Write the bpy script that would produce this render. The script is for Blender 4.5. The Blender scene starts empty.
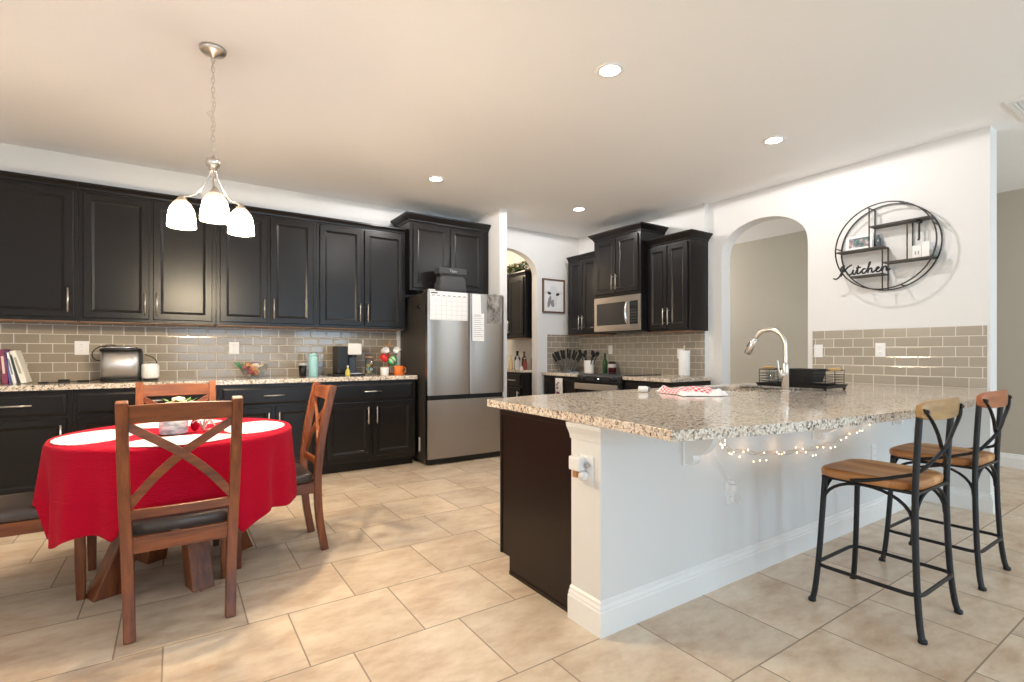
import bpy, bmesh, math, random
from mathutils import Vector, Matrix
from mathutils.geometry import tessellate_polygon
PI = math.pi
random.seed(7)
S = bpy.context.scene
COL = S.collection

# ---------------------------------------------------------------- camera
cam = bpy.data.cameras.new('camera'); camo = bpy.data.objects.new('camera', cam); COL.objects.link(camo)
camo.location = (0, 0, 1.18)
camo.rotation_euler = (PI / 2, 0, -math.atan(337 / 505))
cam.sensor_width = 36; cam.lens = 505 / 1024 * 36; cam.shift_y = 12 / 1024
cam.clip_start = 0.05; cam.clip_end = 100
S.camera = camo
# ---------------------------------------------------------------- world, exposure
S.view_settings.view_transform = 'Standard'; S.view_settings.look = 'None'
S.view_settings.gamma = 1.0; S.view_settings.use_curve_mapping = False
S.view_settings.exposure = 0.12
S.cycles.max_bounces = 10; S.cycles.diffuse_bounces = 6; S.cycles.glossy_bounces = 4
S.cycles.transmission_bounces = 6; S.cycles.sample_clamp_indirect = 6
S.cycles.caustics_reflective = False; S.cycles.caustics_refractive = False
W = bpy.data.worlds.new('sky'); S.world = W; W.use_nodes = True
W.node_tree.nodes['Background'].inputs[0].default_value = (0.72, 0.86, 1.0, 1)
W.node_tree.nodes['Background'].inputs[1].default_value = 2.2
# ---------------------------------------------------------------- lights
def light(name, kind, loc, energy, color, size=0.1, size_y=None, rot=(0, 0, 0), spot=None, blend=1.0):
    d = bpy.data.lights.new(name, kind); d.energy = energy; d.color = color
    if kind == 'AREA':
        d.size = size
        if size_y: d.shape = 'RECTANGLE'; d.size_y = size_y
    else:
        d.shadow_soft_size = size
        if spot: d.spot_size = math.radians(spot); d.spot_blend = blend
    o = bpy.data.objects.new(name, d); COL.objects.link(o); o.location = loc; o.rotation_euler = rot
    return o
H = 2.857
DAY = (0.50, 0.76, 1.0); WARM = (1.0, 0.80, 0.58); CAN = (1.0, 0.96, 0.93); LAMP = (1.0, 0.93, 0.86)
# daylight entering through the openings of the wall behind the viewer (lights stand in the openings)
light('daylight', 'AREA', (1.2, -4.42, 1.25), 46, DAY, 2.4, 2.1, (PI / 2, 0, 0))
light('daylight', 'AREA', (3.7, -4.42, 1.45), 40, DAY, 1.5, 1.5, (PI / 2, 0, 0))
light('daylight', 'AREA', (7.02, -4.42, 1.25), 42, DAY, .14, 1.9, (PI / 2, 0, 0))  # added narrow strip light, meant to put a bright streak on the refrigerator doors
light('daylight', 'AREA', (-2.92, 0.2, 1.45), 12, (1.0, 0.95, 0.88), 2.2, 1.6, (PI / 2, 0, -PI / 2))
CANS = [(2.144, 2.167), (3.923, 2.162), (2.087, 4.45), (3.914, 4.46)]
CANS_MORE = []
for x, y in CANS + CANS_MORE:
    light('can_light_beam', 'SPOT', (x, y, H - 0.03), 33, CAN, 0.035, spot=180, blend=0.03)
light('pantry_light', 'POINT', (3.6, 6.5, 2.5), 22, WARM, 0.08)
light('hall_light', 'POINT', (6.2, -.6, 2.3), 22, CAN, 0.1)
light('hall_light', 'POINT', (6.2, 5.4, 2.2), 34, CAN, 0.1)
CH = (0.175, 3.235)     # chandelier axis
for k in range(3):
    a = math.radians(-90 + 120 * k)
    light('chandelier_bulb', 'POINT', (CH[0] + 0.167 * math.cos(a), CH[1] + 0.167 * math.sin(a), 1.84), 35, (1.0, .80, .52), 0.04)

# ================================================================ materials
MATS = {}
def mat(name, color=(.8, .8, .8), rough=.5, metal=0, **kw):
    if name in MATS: return MATS[name]
    m = bpy.data.materials.new(name); m.use_nodes = True
    b = m.node_tree.nodes['Principled BSDF']
    b.inputs['Base Color'].default_value = (*color, 1); b.inputs['Roughness'].default_value = rough
    b.inputs['Metallic'].default_value = metal
    for k, v in kw.items():
        b.inputs[k.replace('_', ' ')].default_value = v
    MATS[name] = m
    return m
class NT:
    def __init__(s, m): s.t = m.node_tree; s.b = s.t.nodes['Principled BSDF']
    def n(s, typ, **kw):
        o = s.t.nodes.new('ShaderNode' + typ)
        for k, v in kw.items(): setattr(o, k, v)
        return o
    def l(s, a, b): s.t.links.new(a, b)
    def math(s, op, a, b=None, c=None):
        o = s.n('Math', operation=op)
        for i, v in enumerate((a, b, c)):
            if v is None: continue
            if isinstance(v, (int, float)): o.inputs[i].default_value = v
            else: s.l(v, o.inputs[i])
        return o.outputs[0]
    def ramp(s, fac, stops, mode='LINEAR'):
        r = s.n('ValToRGB'); r.color_ramp.interpolation = mode
        e = r.color_ramp.elements
        while len(e) < len(stops): e.new(0.5)
        for i, (p, c) in enumerate(stops): e[i].position = p; e[i].color = (*c, 1)
        s.l(fac, r.inputs[0]); return r.outputs[0]
    def mix(s, fac, a, b, mode='MIX'):
        o = s.n('MixRGB', blend_type=mode)
        for i, v in enumerate((fac, a, b)):
            if isinstance(v, (int, float)): o.inputs[i].default_value = v
            elif isinstance(v, tuple): o.inputs[i].default_value = (*v, 1)
            else: s.l(v, o.inputs[i])
        return o.outputs[0]
    def noise(s, vec, scale, detail=3, rough=.5):
        o = s.n('TexNoise'); o.inputs['Scale'].default_value = scale; o.inputs['Detail'].default_value = detail
        o.inputs['Roughness'].default_value = rough
        if vec is not None: s.l(vec, o.inputs['Vector'])
        return o
    def mapping(s, vec, scale=(1, 1, 1), rot=(0, 0, 0), loc=(0, 0, 0)):
        o = s.n('Mapping'); o.inputs['Scale'].default_value = scale; o.inputs['Rotation'].default_value = rot
        o.inputs['Location'].default_value = loc; s.l(vec, o.inputs['Vector']); return o.outputs[0]
    def bump(s, h, strength=.2, dist=.01):
        o = s.n('Bump'); o.inputs['Strength'].default_value = strength; o.inputs['Distance'].default_value = dist
        s.l(h, o.inputs['Height']); s.l(o.outputs[0], s.b.inputs['Normal'])

def paint(name, color, rough=.85):
    m = mat(name, color, rough); t = NT(m); g = t.n('NewGeometry')
    t.bump(t.noise(g.outputs['Position'], 90, 3).outputs[0], .08, .002); return m
M_WALL = paint("wall_paint", (.77, .765, .755))
M_CEIL = paint('ceiling_paint', (.92, .922, .925), .95)
M_TAUPE = paint('taupe_paint', (.50, .46, .38))
M_GREYW = paint('half_wall_paint', (.74, .74, .73))
M_TRIM = mat('white_trim', (.86, .86, .85), .4)
M_CAB = mat('espresso_cabinet', (.0075, .0062, .0062), .30, Specular_IOR_Level=.34)
M_CABIN = mat('espresso_end_panel', (.011, .005, .0035), .35, Specular_IOR_Level=.35)
M_CABEDGE = mat('cabinet_underside', (.35, .20, .12), .5)
M_NICKEL = mat('brushed_nickel', (.72, .68, .63), .28, 1)
M_CHROME = mat('chrome', (.85, .85, .86), .12, 1)
M_BLACK = mat('black_plastic', (.008, .008, .009), .4, Specular_IOR_Level=.4)
M_IRON = mat('black_iron', (.010, .011, .013), .45, 0, Specular_IOR_Level=.4)
M_WHITE = mat('white_plastic', (.85, .85, .85), .35)
M_CERAM = mat('white_ceramic', (.85, .84, .82), .2)
M_GLASSB = mat('black_glass', (.008, .008, .009), .06)
M_PAPER = mat('paper', (.85, .85, .86), .8)
M_PRINT = mat('print_grey', (.35, .35, .37), .8)
M_INK = mat('print_black', (.02, .02, .02), .8)
M_LEATH = mat('brown_vinyl', (.075, .058, .050), .33)

def make_floor_mat():
    m = mat('travertine_tile', rough=.32); t = NT(m); g = t.n('NewGeometry'); sp = t.n('SeparateXYZ'); t.l(g.outputs['Position'], sp.inputs[0])
    T = .465
    yy = t.math('DIVIDE', t.math('SUBTRACT', sp.outputs[1], 1.535), T)
    row = t.math('FLOOR', yy); fy = t.math('SUBTRACT', yy, row)
    xx = t.math('DIVIDE', t.math('SUBTRACT', t.math('SUBTRACT', sp.outputs[0], .12), t.math('MULTIPLY', row, .305)), T)
    cx = t.math('FLOOR', xx); fx = t.math('SUBTRACT', xx, cx)
    def edge(f): return t.math('MINIMUM', f, t.math('SUBTRACT', 1.0, f))
    d = t.math('MINIMUM', edge(fx), edge(fy))
    gr = t.math('LESS_THAN', d, .0065)
    cb = t.n('CombineXYZ'); t.l(cx, cb.inputs[0]); t.l(row, cb.inputs[1])
    wn = t.n('TexWhiteNoise', noise_dimensions='3D'); t.l(cb.outputs[0], wn.inputs['Vector'])
    off = t.n('VectorMath', operation='MULTIPLY_ADD'); t.l(wn.outputs['Color'], off.inputs[0]); off.inputs[1].default_value = (9, 9, 9); t.l(g.outputs['Position'], off.inputs[2])
    st = t.mapping(off.outputs[0], (1, 1.9, 1), (0, 0, .5))
    n1 = t.noise(st, 3.2, 7, .62); n2 = t.noise(st, 11, 5, .65)
    c1 = t.ramp(n1.outputs[0], [(.30, (.50, .335, .21)), (.45, (.66, .51, .365)), (.58, (.77, .64, .49)), (.76, (.83, .755, .62))])
    c2 = t.mix(.30, c1, t.ramp(n2.outputs[0], [(.34, (.55, .40, .27)), (.50, (.74, .61, .47)), (.65, (.86, .77, .65))]))
    v = t.math('MULTIPLY_ADD', wn.outputs['Value'], .16, .90)
    c3 = t.mix(1.0, c2, v, 'MULTIPLY')
    t.l(t.mix(gr, c3, (.33, .25, .18)), t.b.inputs['Base Color'])
    t.l(t.math('MULTIPLY_ADD', gr, .4, .30), t.b.inputs['Roughness'])
    t.bump(t.math('ADD', t.math('MULTIPLY', t.math('SUBTRACT', 1.0, gr), .6), t.math('MULTIPLY', n2.outputs[0], .25)), .25, .003)
    return m
M_FLOOR = make_floor_mat()

def make_tile(name, axis, u0, z0, c_lo, c_hi):
    """glossy subway tile, running bond, laid from world position"""
    m = mat(name, rough=.12); t = NT(m); g = t.n('NewGeometry'); sp = t.n('SeparateXYZ'); t.l(g.outputs['Position'], sp.inputs[0])
    P, Q = .079, .157
    zz = t.math('DIVIDE', t.math('SUBTRACT', sp.outputs[2], z0), P); row = t.math('FLOOR', zz); fz = t.math('SUBTRACT', zz, row)
    uu = t.math('ADD', t.math('DIVIDE', t.math('SUBTRACT', sp.outputs[axis], u0), Q), t.math('MULTIPLY', t.math('MODULO', t.math('ABSOLUTE', row), 2.0), .5))
    cu = t.math('FLOOR', uu); fu = t.math('SUBTRACT', uu, cu)
    ez = t.math('MULTIPLY', t.math('MINIMUM', fz, t.math('SUBTRACT', 1.0, fz)), P)
    eu = t.math('MULTIPLY', t.math('MINIMUM', fu, t.math('SUBTRACT', 1.0, fu)), Q)
    d = t.math('MINIMUM', ez, eu); gr = t.math('LESS_THAN', d, .0024)
    cb = t.n('CombineXYZ'); t.l(cu, cb.inputs[0]); t.l(row, cb.inputs[1]); wn = t.n('TexWhiteNoise', noise_dimensions='3D'); t.l(cb.outputs[0], wn.inputs['Vector'])
    c = t.mix(wn.outputs['Value'], c_lo, c_hi)
    t.l(t.mix(gr, c, (.74, .68, .60)), t.b.inputs['Base Color'])
    t.l(t.math('MULTIPLY_ADD', gr, .6, .10), t.b.inputs['Roughness'])
    # soft pillow edge plus a faint unevenness of the glaze
    h = t.math('MINIMUM', d, .010)
    hh = t.math('ADD', t.math('MULTIPLY', h, 60), t.math('MULTIPLY', t.noise(g.outputs['Position'], 14, 2).outputs[0], .35))
    tilt = t.math('MULTIPLY', t.math('SUBTRACT', wn.outputs['Value'], .5), t.math('MULTIPLY', fu, .25))
    t.bump(t.math('ADD', hh, tilt), .35, .004)
    return m
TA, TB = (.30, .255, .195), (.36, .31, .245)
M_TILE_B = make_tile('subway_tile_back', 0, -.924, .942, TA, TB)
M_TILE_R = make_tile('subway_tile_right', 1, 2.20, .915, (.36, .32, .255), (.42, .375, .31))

def make_granite(name='granite'):
    m = mat(name, rough=.09); t = NT(m); g = t.n('NewGeometry'); p = g.outputs['Position']
    w = t.noise(p, 30, 3); wv = t.n('VectorMath', operation='MULTIPLY_ADD'); t.l(w.outputs['Color'], wv.inputs[0]); wv.inputs[1].default_value = (.02,) * 3; t.l(p, wv.inputs[2])
    v1 = t.n('TexVoronoi'); v1.inputs['Scale'].default_value = 98; t.l(wv.outputs[0], v1.inputs['Vector'])
    v2 = t.n('TexVoronoi'); v2.inputs['Scale'].default_value = 230; t.l(wv.outputs[0], v2.inputs['Vector'])
    s1 = t.n('SeparateColor'); t.l(v1.outputs['Color'], s1.inputs[0]); s2 = t.n('SeparateColor'); t.l(v2.outputs['Color'], s2.inputs[0])
    base = t.ramp(s1.outputs[0], [(0, (.80, .71, .60)), (.28, (.64, .50, .37)), (.48, (.86, .81, .74)), (.66, (.62, .52, .42)), (.77, (.22, .14, .08)), (.86, (.025, .022, .020))], 'CONSTANT')
    fine = t.ramp(s2.outputs[0], [(0, (.84, .78, .70)), (.5, (.62, .51, .40)), (.72, (.30, .25, .21)), (.85, (.03, .03, .03))], 'CONSTANT')
    c = t.mix(.42, base, fine)
    t.l(c, t.b.inputs['Base Color']); return m
M_GRAN = make_granite()

def make_wood(name, c0, c1, scale=6, rough=.38, axis='z'):
    m = mat(name, rough=rough); t = NT(m); tc = t.n('TexCoord')
    sc = {'z': (1, 1, .12), 'x': (.12, 1, 1), 'y': (1, .12, 1)}[axis]
    v = t.mapping(tc.outputs['Object'], sc)
    n = t.noise(v, scale * 6, 5, .6); n2 = t.noise(v, scale, 3, .5)
    f = t.math('MULTIPLY_ADD', n.outputs[0], .6, t.math('MULTIPLY', n2.outputs[0], .4))
    t.l(t.ramp(f, [(.36, c0), (.62, c1)]), t.b.inputs['Base Color']); t.bump(n.outputs[0], .1, .002); return m
CW0, CW1 = (.085, .018, .005), (.27, .078, .021)
M_CWZ = make_wood('cherry_wood_upright', CW0, CW1); M_CWX = make_wood('cherry_wood_rail', CW0, CW1, axis='x'); M_CWY = make_wood('cherry_wood_side_rail', CW0, CW1, axis='y')
def make_plank(name, tones, axis):
    m = mat(name, rough=.35); t = NT(m); tc = t.n('TexCoord'); sp = t.n('SeparateXYZ'); t.l(tc.outputs['Object'], sp.inputs[0])
    a = 0 if axis == 'y' else 2
    cell = t.math('FLOOR', t.math('MULTIPLY', sp.outputs[a], 15)); wn = t.n('TexWhiteNoise', noise_dimensions='1D'); t.l(cell, wn.inputs['W'])
    v = t.mapping(tc.outputs['Object'], (1, .1, 1) if axis == 'y' else (.1, 1, 1)); n = t.noise(v, 45, 5, .6)
    c = t.ramp(t.math('MULTIPLY_ADD', n.outputs[0], .5, t.math('MULTIPLY', wn.outputs['Value'], .5)), tones)
    t.l(c, t.b.inputs['Base Color']); t.bump(n.outputs[0], .1, .002); return m
M_SEAT = make_plank('acacia_planks', [(.2, (.36, .14, .040)), (.45, (.56, .26, .09)), (.7, (.74, .44, .19))], 'y')
M_BACKA = make_wood('oak_back', (.30, .165, .06), (.50, .30, .125), axis='x')
M_BACKB = make_wood('red_oak_back', (.28, .075, .025), (.48, .165, .06), axis='x')

def make_steel():
    m = mat('brushed_steel', (.43, .385, .345), .24, 1); t = NT(m); tc = t.n('TexCoord')
    t.b.inputs['Anisotropic'].default_value = .85; tg = t.n('Tangent'); tg.direction_type = 'RADIAL'; tg.axis = 'Z'; t.l(tg.outputs[0], t.b.inputs['Tangent']); t.b.inputs['Anisotropic Rotation'].default_value = .25
    n = t.noise(t.mapping(tc.outputs['Object'], (1, 1, 160)), 5, 4)
    t.bump(n.outputs[0], .10, .002)
    w = t.noise(t.mapping(tc.outputs['Object'], (1, 1, .3)), 3.0, 1)
    t.l(t.math('MULTIPLY_ADD', w.outputs[0], .06, .30), t.b.inputs['Roughness'])
    return m
M_STEEL = make_steel()
def emis(name, col, strength):
    m = mat(name, col, .4); b = m.node_tree.nodes['Principled BSDF']
    b.inputs['Emission Color'].default_value = (*col, 1); b.inputs['Emission Strength'].default_value = strength; return m
M_LENS = emis('lamp_lens', (1.0, .95, .88), 14)
M_SHADE = emis('frosted_glass_shade', (1.0, .91, .76), 30)
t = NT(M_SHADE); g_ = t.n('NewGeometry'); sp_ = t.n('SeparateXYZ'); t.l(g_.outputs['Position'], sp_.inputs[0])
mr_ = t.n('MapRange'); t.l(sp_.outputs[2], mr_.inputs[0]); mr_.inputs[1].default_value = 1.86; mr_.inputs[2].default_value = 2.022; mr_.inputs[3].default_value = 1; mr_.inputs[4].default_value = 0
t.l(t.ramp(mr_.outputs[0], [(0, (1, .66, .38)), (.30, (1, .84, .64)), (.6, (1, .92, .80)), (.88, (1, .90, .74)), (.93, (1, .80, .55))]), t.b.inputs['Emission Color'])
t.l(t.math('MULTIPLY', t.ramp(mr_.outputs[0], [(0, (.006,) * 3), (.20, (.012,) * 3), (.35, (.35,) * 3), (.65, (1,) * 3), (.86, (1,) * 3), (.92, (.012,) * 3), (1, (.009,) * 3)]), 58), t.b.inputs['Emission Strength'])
M_FAIRY = emis('warm_bulb', (1.0, .72, .42), 5)
def make_cloth():
    m = mat('red_cloth', (.46, .001, .022), .85, Specular_IOR_Level=.15); t = NT(m); tc = t.n('TexCoord')
    b = m.node_tree.nodes['Principled BSDF']; b.inputs['Sheen Weight'].default_value = .03
    w = t.n('TexWave', wave_type='BANDS', bands_direction='Z'); w.inputs['Scale'].default_value = 22; w.inputs['Distortion'].default_value = 9; w.inputs['Detail'].default_value = 3
    w.inputs['Detail Scale'].default_value = 1.2
    t.l(tc.outputs['Object'], w.inputs['Vector']); t.bump(w.outputs[0], .35, .003)
    return m
M_RED = make_cloth()
def make_gingham():
    m = mat('red_white_towel', rough=.9); t = NT(m); tc = t.n('TexCoord'); sp = t.n('SeparateXYZ'); t.l(tc.outputs['UV'], sp.inputs[0])
    def stripe(s, k): return t.math('GREATER_THAN', t.math('FRACT', t.math('MULTIPLY', s, k)), .5)
    a = stripe(sp.outputs[0], 24); b = stripe(sp.outputs[1], 13)
    f = t.math('MULTIPLY', t.math('ADD', a, b), .5)
    zone = t.math('MULTIPLY', t.math('LESS_THAN', sp.outputs[1], .74), t.math('GREATER_THAN', sp.outputs[1], .16))
    t.l(t.mix(t.math('MULTIPLY', f, zone), (.86, .84, .84), (.68, .03, .06)), t.b.inputs['Base Color']); return m
M_GING = make_gingham()

# ================================================================ mesh builder
class MB:
    def __init__(s, M=None): s.v = []; s.f = []; s.mi = []; s.sm = []; s.uv = {}; s.M = M or Matrix()
    def add(s, vs, fs, mi=0, smooth=False):
        o = len(s.v); s.v += [s.M @ Vector(p) for p in vs]
        for f in fs: s.f.append([i + o for i in f]); s.mi.append(mi); s.sm.append(smooth)
        return o
    def box(s, a, b, mi=0):
        x0, y0, z0 = a; x1, y1, z1 = b
        s.add([(x0, y0, z0), (x1, y0, z0), (x1, y1, z0), (x0, y1, z0), (x0, y0, z1), (x1, y0, z1), (x1, y1, z1), (x0, y1, z1)],
              [(0, 3, 2, 1), (4, 5, 6, 7), (0, 1, 5, 4), (1, 2, 6, 5), (2, 3, 7, 6), (3, 0, 4, 7)], mi); return s
    def loft(s, rings, mi=0, smooth=True, caps=True, closed=True):
        n = len(rings[0]); vs = [p for r in rings for p in r]; fs = []
        for i in range(len(rings) - 1):
            for j in range(n if closed else n - 1):
                k = (j + 1) % n; fs.append((i * n + j, i * n + k, (i + 1) * n + k, (i + 1) * n + j))
        o = s.add(vs, fs, mi, smooth)
        if caps and closed:
            s.add(rings[0], [tuple(reversed(range(n)))], mi); s.add(rings[-1], [tuple(range(n))], mi)
        return s
    def sweep(s, pts, sec, closed=False, mi=0, up=None, smooth=True, scales=None):
        """sec: list of (a,b) in the plane normal to the path"""
        P = [Vector(p) for p in pts]; n = len(P); rings = []
        u = None
        for i in range(n):
            if closed: t = P[(i + 1) % n] - P[i - 1]
            else: t = P[min(i + 1, n - 1)] - P[max(i - 1, 0)]
            t.normalize()
            if up is not None:
                w = Vector(up); a = t.cross(w)
                if a.length < 1e-4: a = t.orthogonal()
                a.normalize(); b = a.cross(t).normalized()
            else:
                if u is None: a = t.orthogonal().normalized()
                else: a = (u - t * u.dot(t)).normalized()
                u = a; b = t.cross(a).normalized() * -1
            k = scales[i] if scales else 1
            rings.append([P[i] + a * (x * k) + b * (y * k) for x, y in sec])
        if closed: rings.append(rings[0])
        return s.loft(rings, mi, smooth, caps=not closed)
    def tube(s, pts, r, n=8, closed=False, mi=0, scales=None):
        return s.sweep(pts, [(r * math.cos(2 * PI * k / n), r * math.sin(2 * PI * k / n)) for k in range(n)], closed, mi, smooth=True, scales=scales)
    def bar(s, p0, p1, w, t, up=(0, 0, 1), mi=0):
        return s.sweep([p0, p1], [(-w / 2, -t / 2), (w / 2, -t / 2), (w / 2, t / 2), (-w / 2, t / 2)], mi=mi, up=up, smooth=False)
    def flat(s, pts, w, t, up=(0, 0, 1), mi=0, closed=False):
        return s.sweep(pts, [(-w / 2, -t / 2), (w / 2, -t / 2), (w / 2, t / 2), (-w / 2, t / 2)], closed, mi, up, False)
    def lathe(s, prof, c=(0, 0, 0), n=24, mi=0, smooth=True, axis='z', caps=True):
        rings = []
        for r, z in prof:
            ring = []
            for k in range(n):
                a = 2 * PI * k / n; x, y = r * math.cos(a), r * math.sin(a)
                p = {'z': (x, y, z), 'y': (x, -z, y), 'x': (z, x, y)}[axis]
                ring.append(Vector(p) + Vector(c))
            rings.append(ring)
        return s.loft(rings, mi, smooth, caps)
    def prism(s, poly, h0, h1, plane='xy', mi=0, holes=()):
        def P(p, h): return {'xy': (p[0], p[1], h), 'xz': (p[0], h, p[1]), 'yz': (h, p[0], p[1])}[plane]
        loops = [list(poly)] + [list(h) for h in holes]
        flat = [p for l in loops for p in l]
        tris = tessellate_polygon([[Vector((p[0], p[1], 0)) for p in l] for l in loops])
        for h in (h0, h1): s.add([P(p, h) for p in flat], [tuple(t) for t in tris], mi)
        for l in loops:
            n = len(l); s.add([P(p, h0) for p in l] + [P(p, h1) for p in l], [(i, (i + 1) % n, n + (i + 1) % n, n + i) for i in range(n)], mi)
        return s
    def grid(s, fn, nu, nv, mi=0, smooth=True, uv=False):
        vs = [fn(i / nu, j / nv) for j in range(nv + 1) for i in range(nu + 1)]
        fs = [(j * (nu + 1) + i, j * (nu + 1) + i + 1, (j + 1) * (nu + 1) + i + 1, (j + 1) * (nu + 1) + i) for j in range(nv) for i in range(nu)]
        o = s.add(vs, fs, mi, smooth)
        if uv:
            for j in range(nv + 1):
                for i in range(nu + 1): s.uv[o + j * (nu + 1) + i] = (i / nu, j / nv)
        return s
    def sphere(s, c, r, n=12, mi=0, sc=(1, 1, 1)):
        rings = [];
        for i in range(1, n // 2):
            a = PI * i / (n // 2); rings.append([Vector((c[0] + r * sc[0] * math.sin(a) * math.cos(2 * PI * k / n), c[1] + r * sc[1] * math.sin(a) * math.sin(2 * PI * k / n), c[2] - r * sc[2] * math.cos(a))) for k in range(n)])
        s.loft(rings, mi, True, caps=False); m = len(rings)
        s.add([Vector((c[0], c[1], c[2] - r * sc[2]))] + rings[0], [(0, (k + 1) % n + 1, k + 1) for k in range(n)], mi, True)
        s.add([Vector((c[0], c[1], c[2] + r * sc[2]))] + rings[-1], [(0, k + 1, (k + 1) % n + 1) for k in range(n)], mi, True)
        return s
    def panel(s, O, U, V, N, w, h, loops, mi=0):
        """stack of inset rectangle loops [(inset, height)] on the face with origin O: moulded door"""
        O, U, V, N = map(Vector, (O, U, V, N)); rings = []
        for ins, z in loops:
            rings.append([O + U * ins + V * ins + N * z, O + U * (w - ins) + V * ins + N * z, O + U * (w - ins) + V * (h - ins) + N * z, O + U * ins + V * (h - ins) + N * z])
        return s.loft(rings, mi, False)

def wloc(o):
    v = Vector((0, 0, 0))
    while o: v += o.location; o = o.parent
    return v
def obj(name, mb, m, parent=None, bevel=0, seg=2, label=None, sub=0, solid=0, kind=None):
    off = wloc(parent) if parent else Vector((0, 0, 0))
    me = bpy.data.meshes.new(name); me.from_pydata([v - off for v in mb.v], [], mb.f)
    ms = m if isinstance(m, (list, tuple)) else [m]
    for x in ms: me.materials.append(x)
    me.polygons.foreach_set('material_index', mb.mi); me.polygons.foreach_set('use_smooth', mb.sm)
    if mb.uv:
        l = me.uv_layers.new(name='UVMap')
        for lp in me.loops: l.data[lp.index].uv = mb.uv.get(lp.vertex_index, (0, 0))
    bm = bmesh.new(); bm.from_mesh(me)
    bmesh.ops.remove_doubles(bm, verts=bm.verts, dist=1e-5); bmesh.ops.recalc_face_normals(bm, faces=bm.faces); bm.to_mesh(me); bm.free()
    me.update()
    o = bpy.data.objects.new(name, me); COL.objects.link(o)
    if parent: o.parent = parent
    if solid: d = o.modifiers.new('thick', 'SOLIDIFY'); d.thickness = solid; d.offset = 0
    if sub: d = o.modifiers.new('sub', 'SUBSURF'); d.levels = sub; d.render_levels = sub
    if bevel:
        d = o.modifiers.new('bevel', 'BEVEL'); d.width = bevel; d.segments = seg; d.limit_method = 'ANGLE'; d.angle_limit = math.radians(40); d.harden_normals = False
    if label: o['label'] = label
    if kind: o['kind'] = kind
    return o
def thing(name, label, cat, loc=(0, 0, 0), rotz=0, group=None):
    o = bpy.data.objects.new(name, None); COL.objects.link(o); o.location = loc; o.rotation_euler = (0, 0, rotz)
    o.empty_display_size = .1
    return tag(o, label, cat, group)
def tag(o, label, cat, group=None):
    o['label'] = label; o['category'] = cat
    if group: o['group'] = group
    return o
def struct(name, mb, m, parent=None, **kw):
    o = obj(name, mb, m, parent, **kw)
    if not parent: o['kind'] = 'structure'
    return o
def dup(root, loc, rotz=0, label=None, group=None):
    def cp(o, par):
        c = o.copy(); COL.objects.link(c); c.parent = par
        for ch in [x for x in kids.get(o, [])]: cp(ch, c)
        return c
    kids = {}
    for o in list(COL.objects):
        if o.parent: kids.setdefault(o.parent, []).append(o)
    r = cp(root, None); r.location = loc; r.rotation_euler = (0, 0, rotz)
    if label: r['label'] = label
    if group: r['group'] = group
    return r
def smooth_path(pts, n=6, closed=False):
    P = [Vector(p) for p in pts]; out = []; m = len(P)
    for i in range(m if closed else m - 1):
        p1, p2 = P[i], P[(i + 1) % m]
        p0 = P[i - 1] if (closed or i > 0) else p1; p3 = P[(i + 2) % m] if (closed or i + 2 < m) else p2
        for k in range(n):
            t = k / n; out.append(.5 * ((2 * p1) + (p2 - p0) * t + (2 * p0 - 5 * p1 + 4 * p2 - p3) * t * t + (3 * p1 - p0 - 3 * p2 + p3) * t ** 3))
    if not closed: out.append(P[-1])
    return out
def arch_poly(u0, u1, zs, zt, n=20):
    """points along the arch head from (u0,zs) over zt to (u1,zs)"""
    c = (u0 + u1) / 2; r = (u1 - u0) / 2
    return [(c - r * math.cos(PI * k / n), zs + (zt - zs) * math.sin(PI * k / n) ** .9) for k in range(n + 1)]

# ================================================================ the setting
struct('floor', MB().box((-3.1, -4.6, -.05), (7.4, 8.1, 0)), M_FLOOR)
struct('ceiling', MB().box((-3.1, -4.6, H), (7.4, 8.1, H + .05)), M_CEIL)
YB = 5.62
a = arch_poly(3.20, 4.166, 2.24, 2.576)
poly = [(-3.0, 0), (3.20, 0)] + a + [(4.166, 0), (5.06, 0), (5.06, H), (-3.0, H)]
wb = struct('wall_back', MB().prism(poly, YB, YB + .12, 'xz'), M_WALL)
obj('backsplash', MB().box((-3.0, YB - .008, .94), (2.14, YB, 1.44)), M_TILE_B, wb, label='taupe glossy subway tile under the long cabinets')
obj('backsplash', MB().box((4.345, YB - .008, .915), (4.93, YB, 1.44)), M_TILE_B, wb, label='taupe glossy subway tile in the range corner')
struct('wall_stub', MB().box((3.125, 4.94, 0), (3.225, YB, H)), M_WALL)
XR = 5.0
a = arch_poly(2.43, 3.34, 2.24, 2.566)
poly = [(1.14, 0), (2.43, 0)] + a + [(3.34, 0), (3.50, 0), (3.50, H), (1.14, H)]
wr = struct('wall_right', MB().prism(poly, XR, XR + .16, 'yz').box((4.93, 3.50, 0), (XR + .16, YB + .05, H)), M_WALL)
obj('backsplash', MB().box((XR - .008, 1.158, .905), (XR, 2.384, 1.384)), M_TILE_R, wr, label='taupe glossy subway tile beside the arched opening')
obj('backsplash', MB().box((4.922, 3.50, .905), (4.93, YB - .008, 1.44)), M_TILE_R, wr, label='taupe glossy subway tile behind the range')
struct('wall_hall', MB().box((7.18, -4.5, 0), (7.30, 8.0, H)), M_TAUPE)
struct('wall_hall_end', MB().box((5.16, 7.9, 0), (7.18, 8.0, H)), M_TAUPE)
struct('wall_left', MB().prism([(-4.5, 0), (-.9, 0), (-.9, .55), (-.9, 2.3), (1.35, 2.3), (1.35, .55), (-.9, .55), (-.9, 0), (YB + .12, 0), (YB + .12, H), (-4.5, H)][0:2] + [(YB + .12, 0), (YB + .12, H), (-4.5, H)], -3.12, -3.0, 'yz', holes=[[(-.9, .6), (1.35, .6), (1.35, 2.3), (-.9, 2.3)]]), M_WALL)
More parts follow.
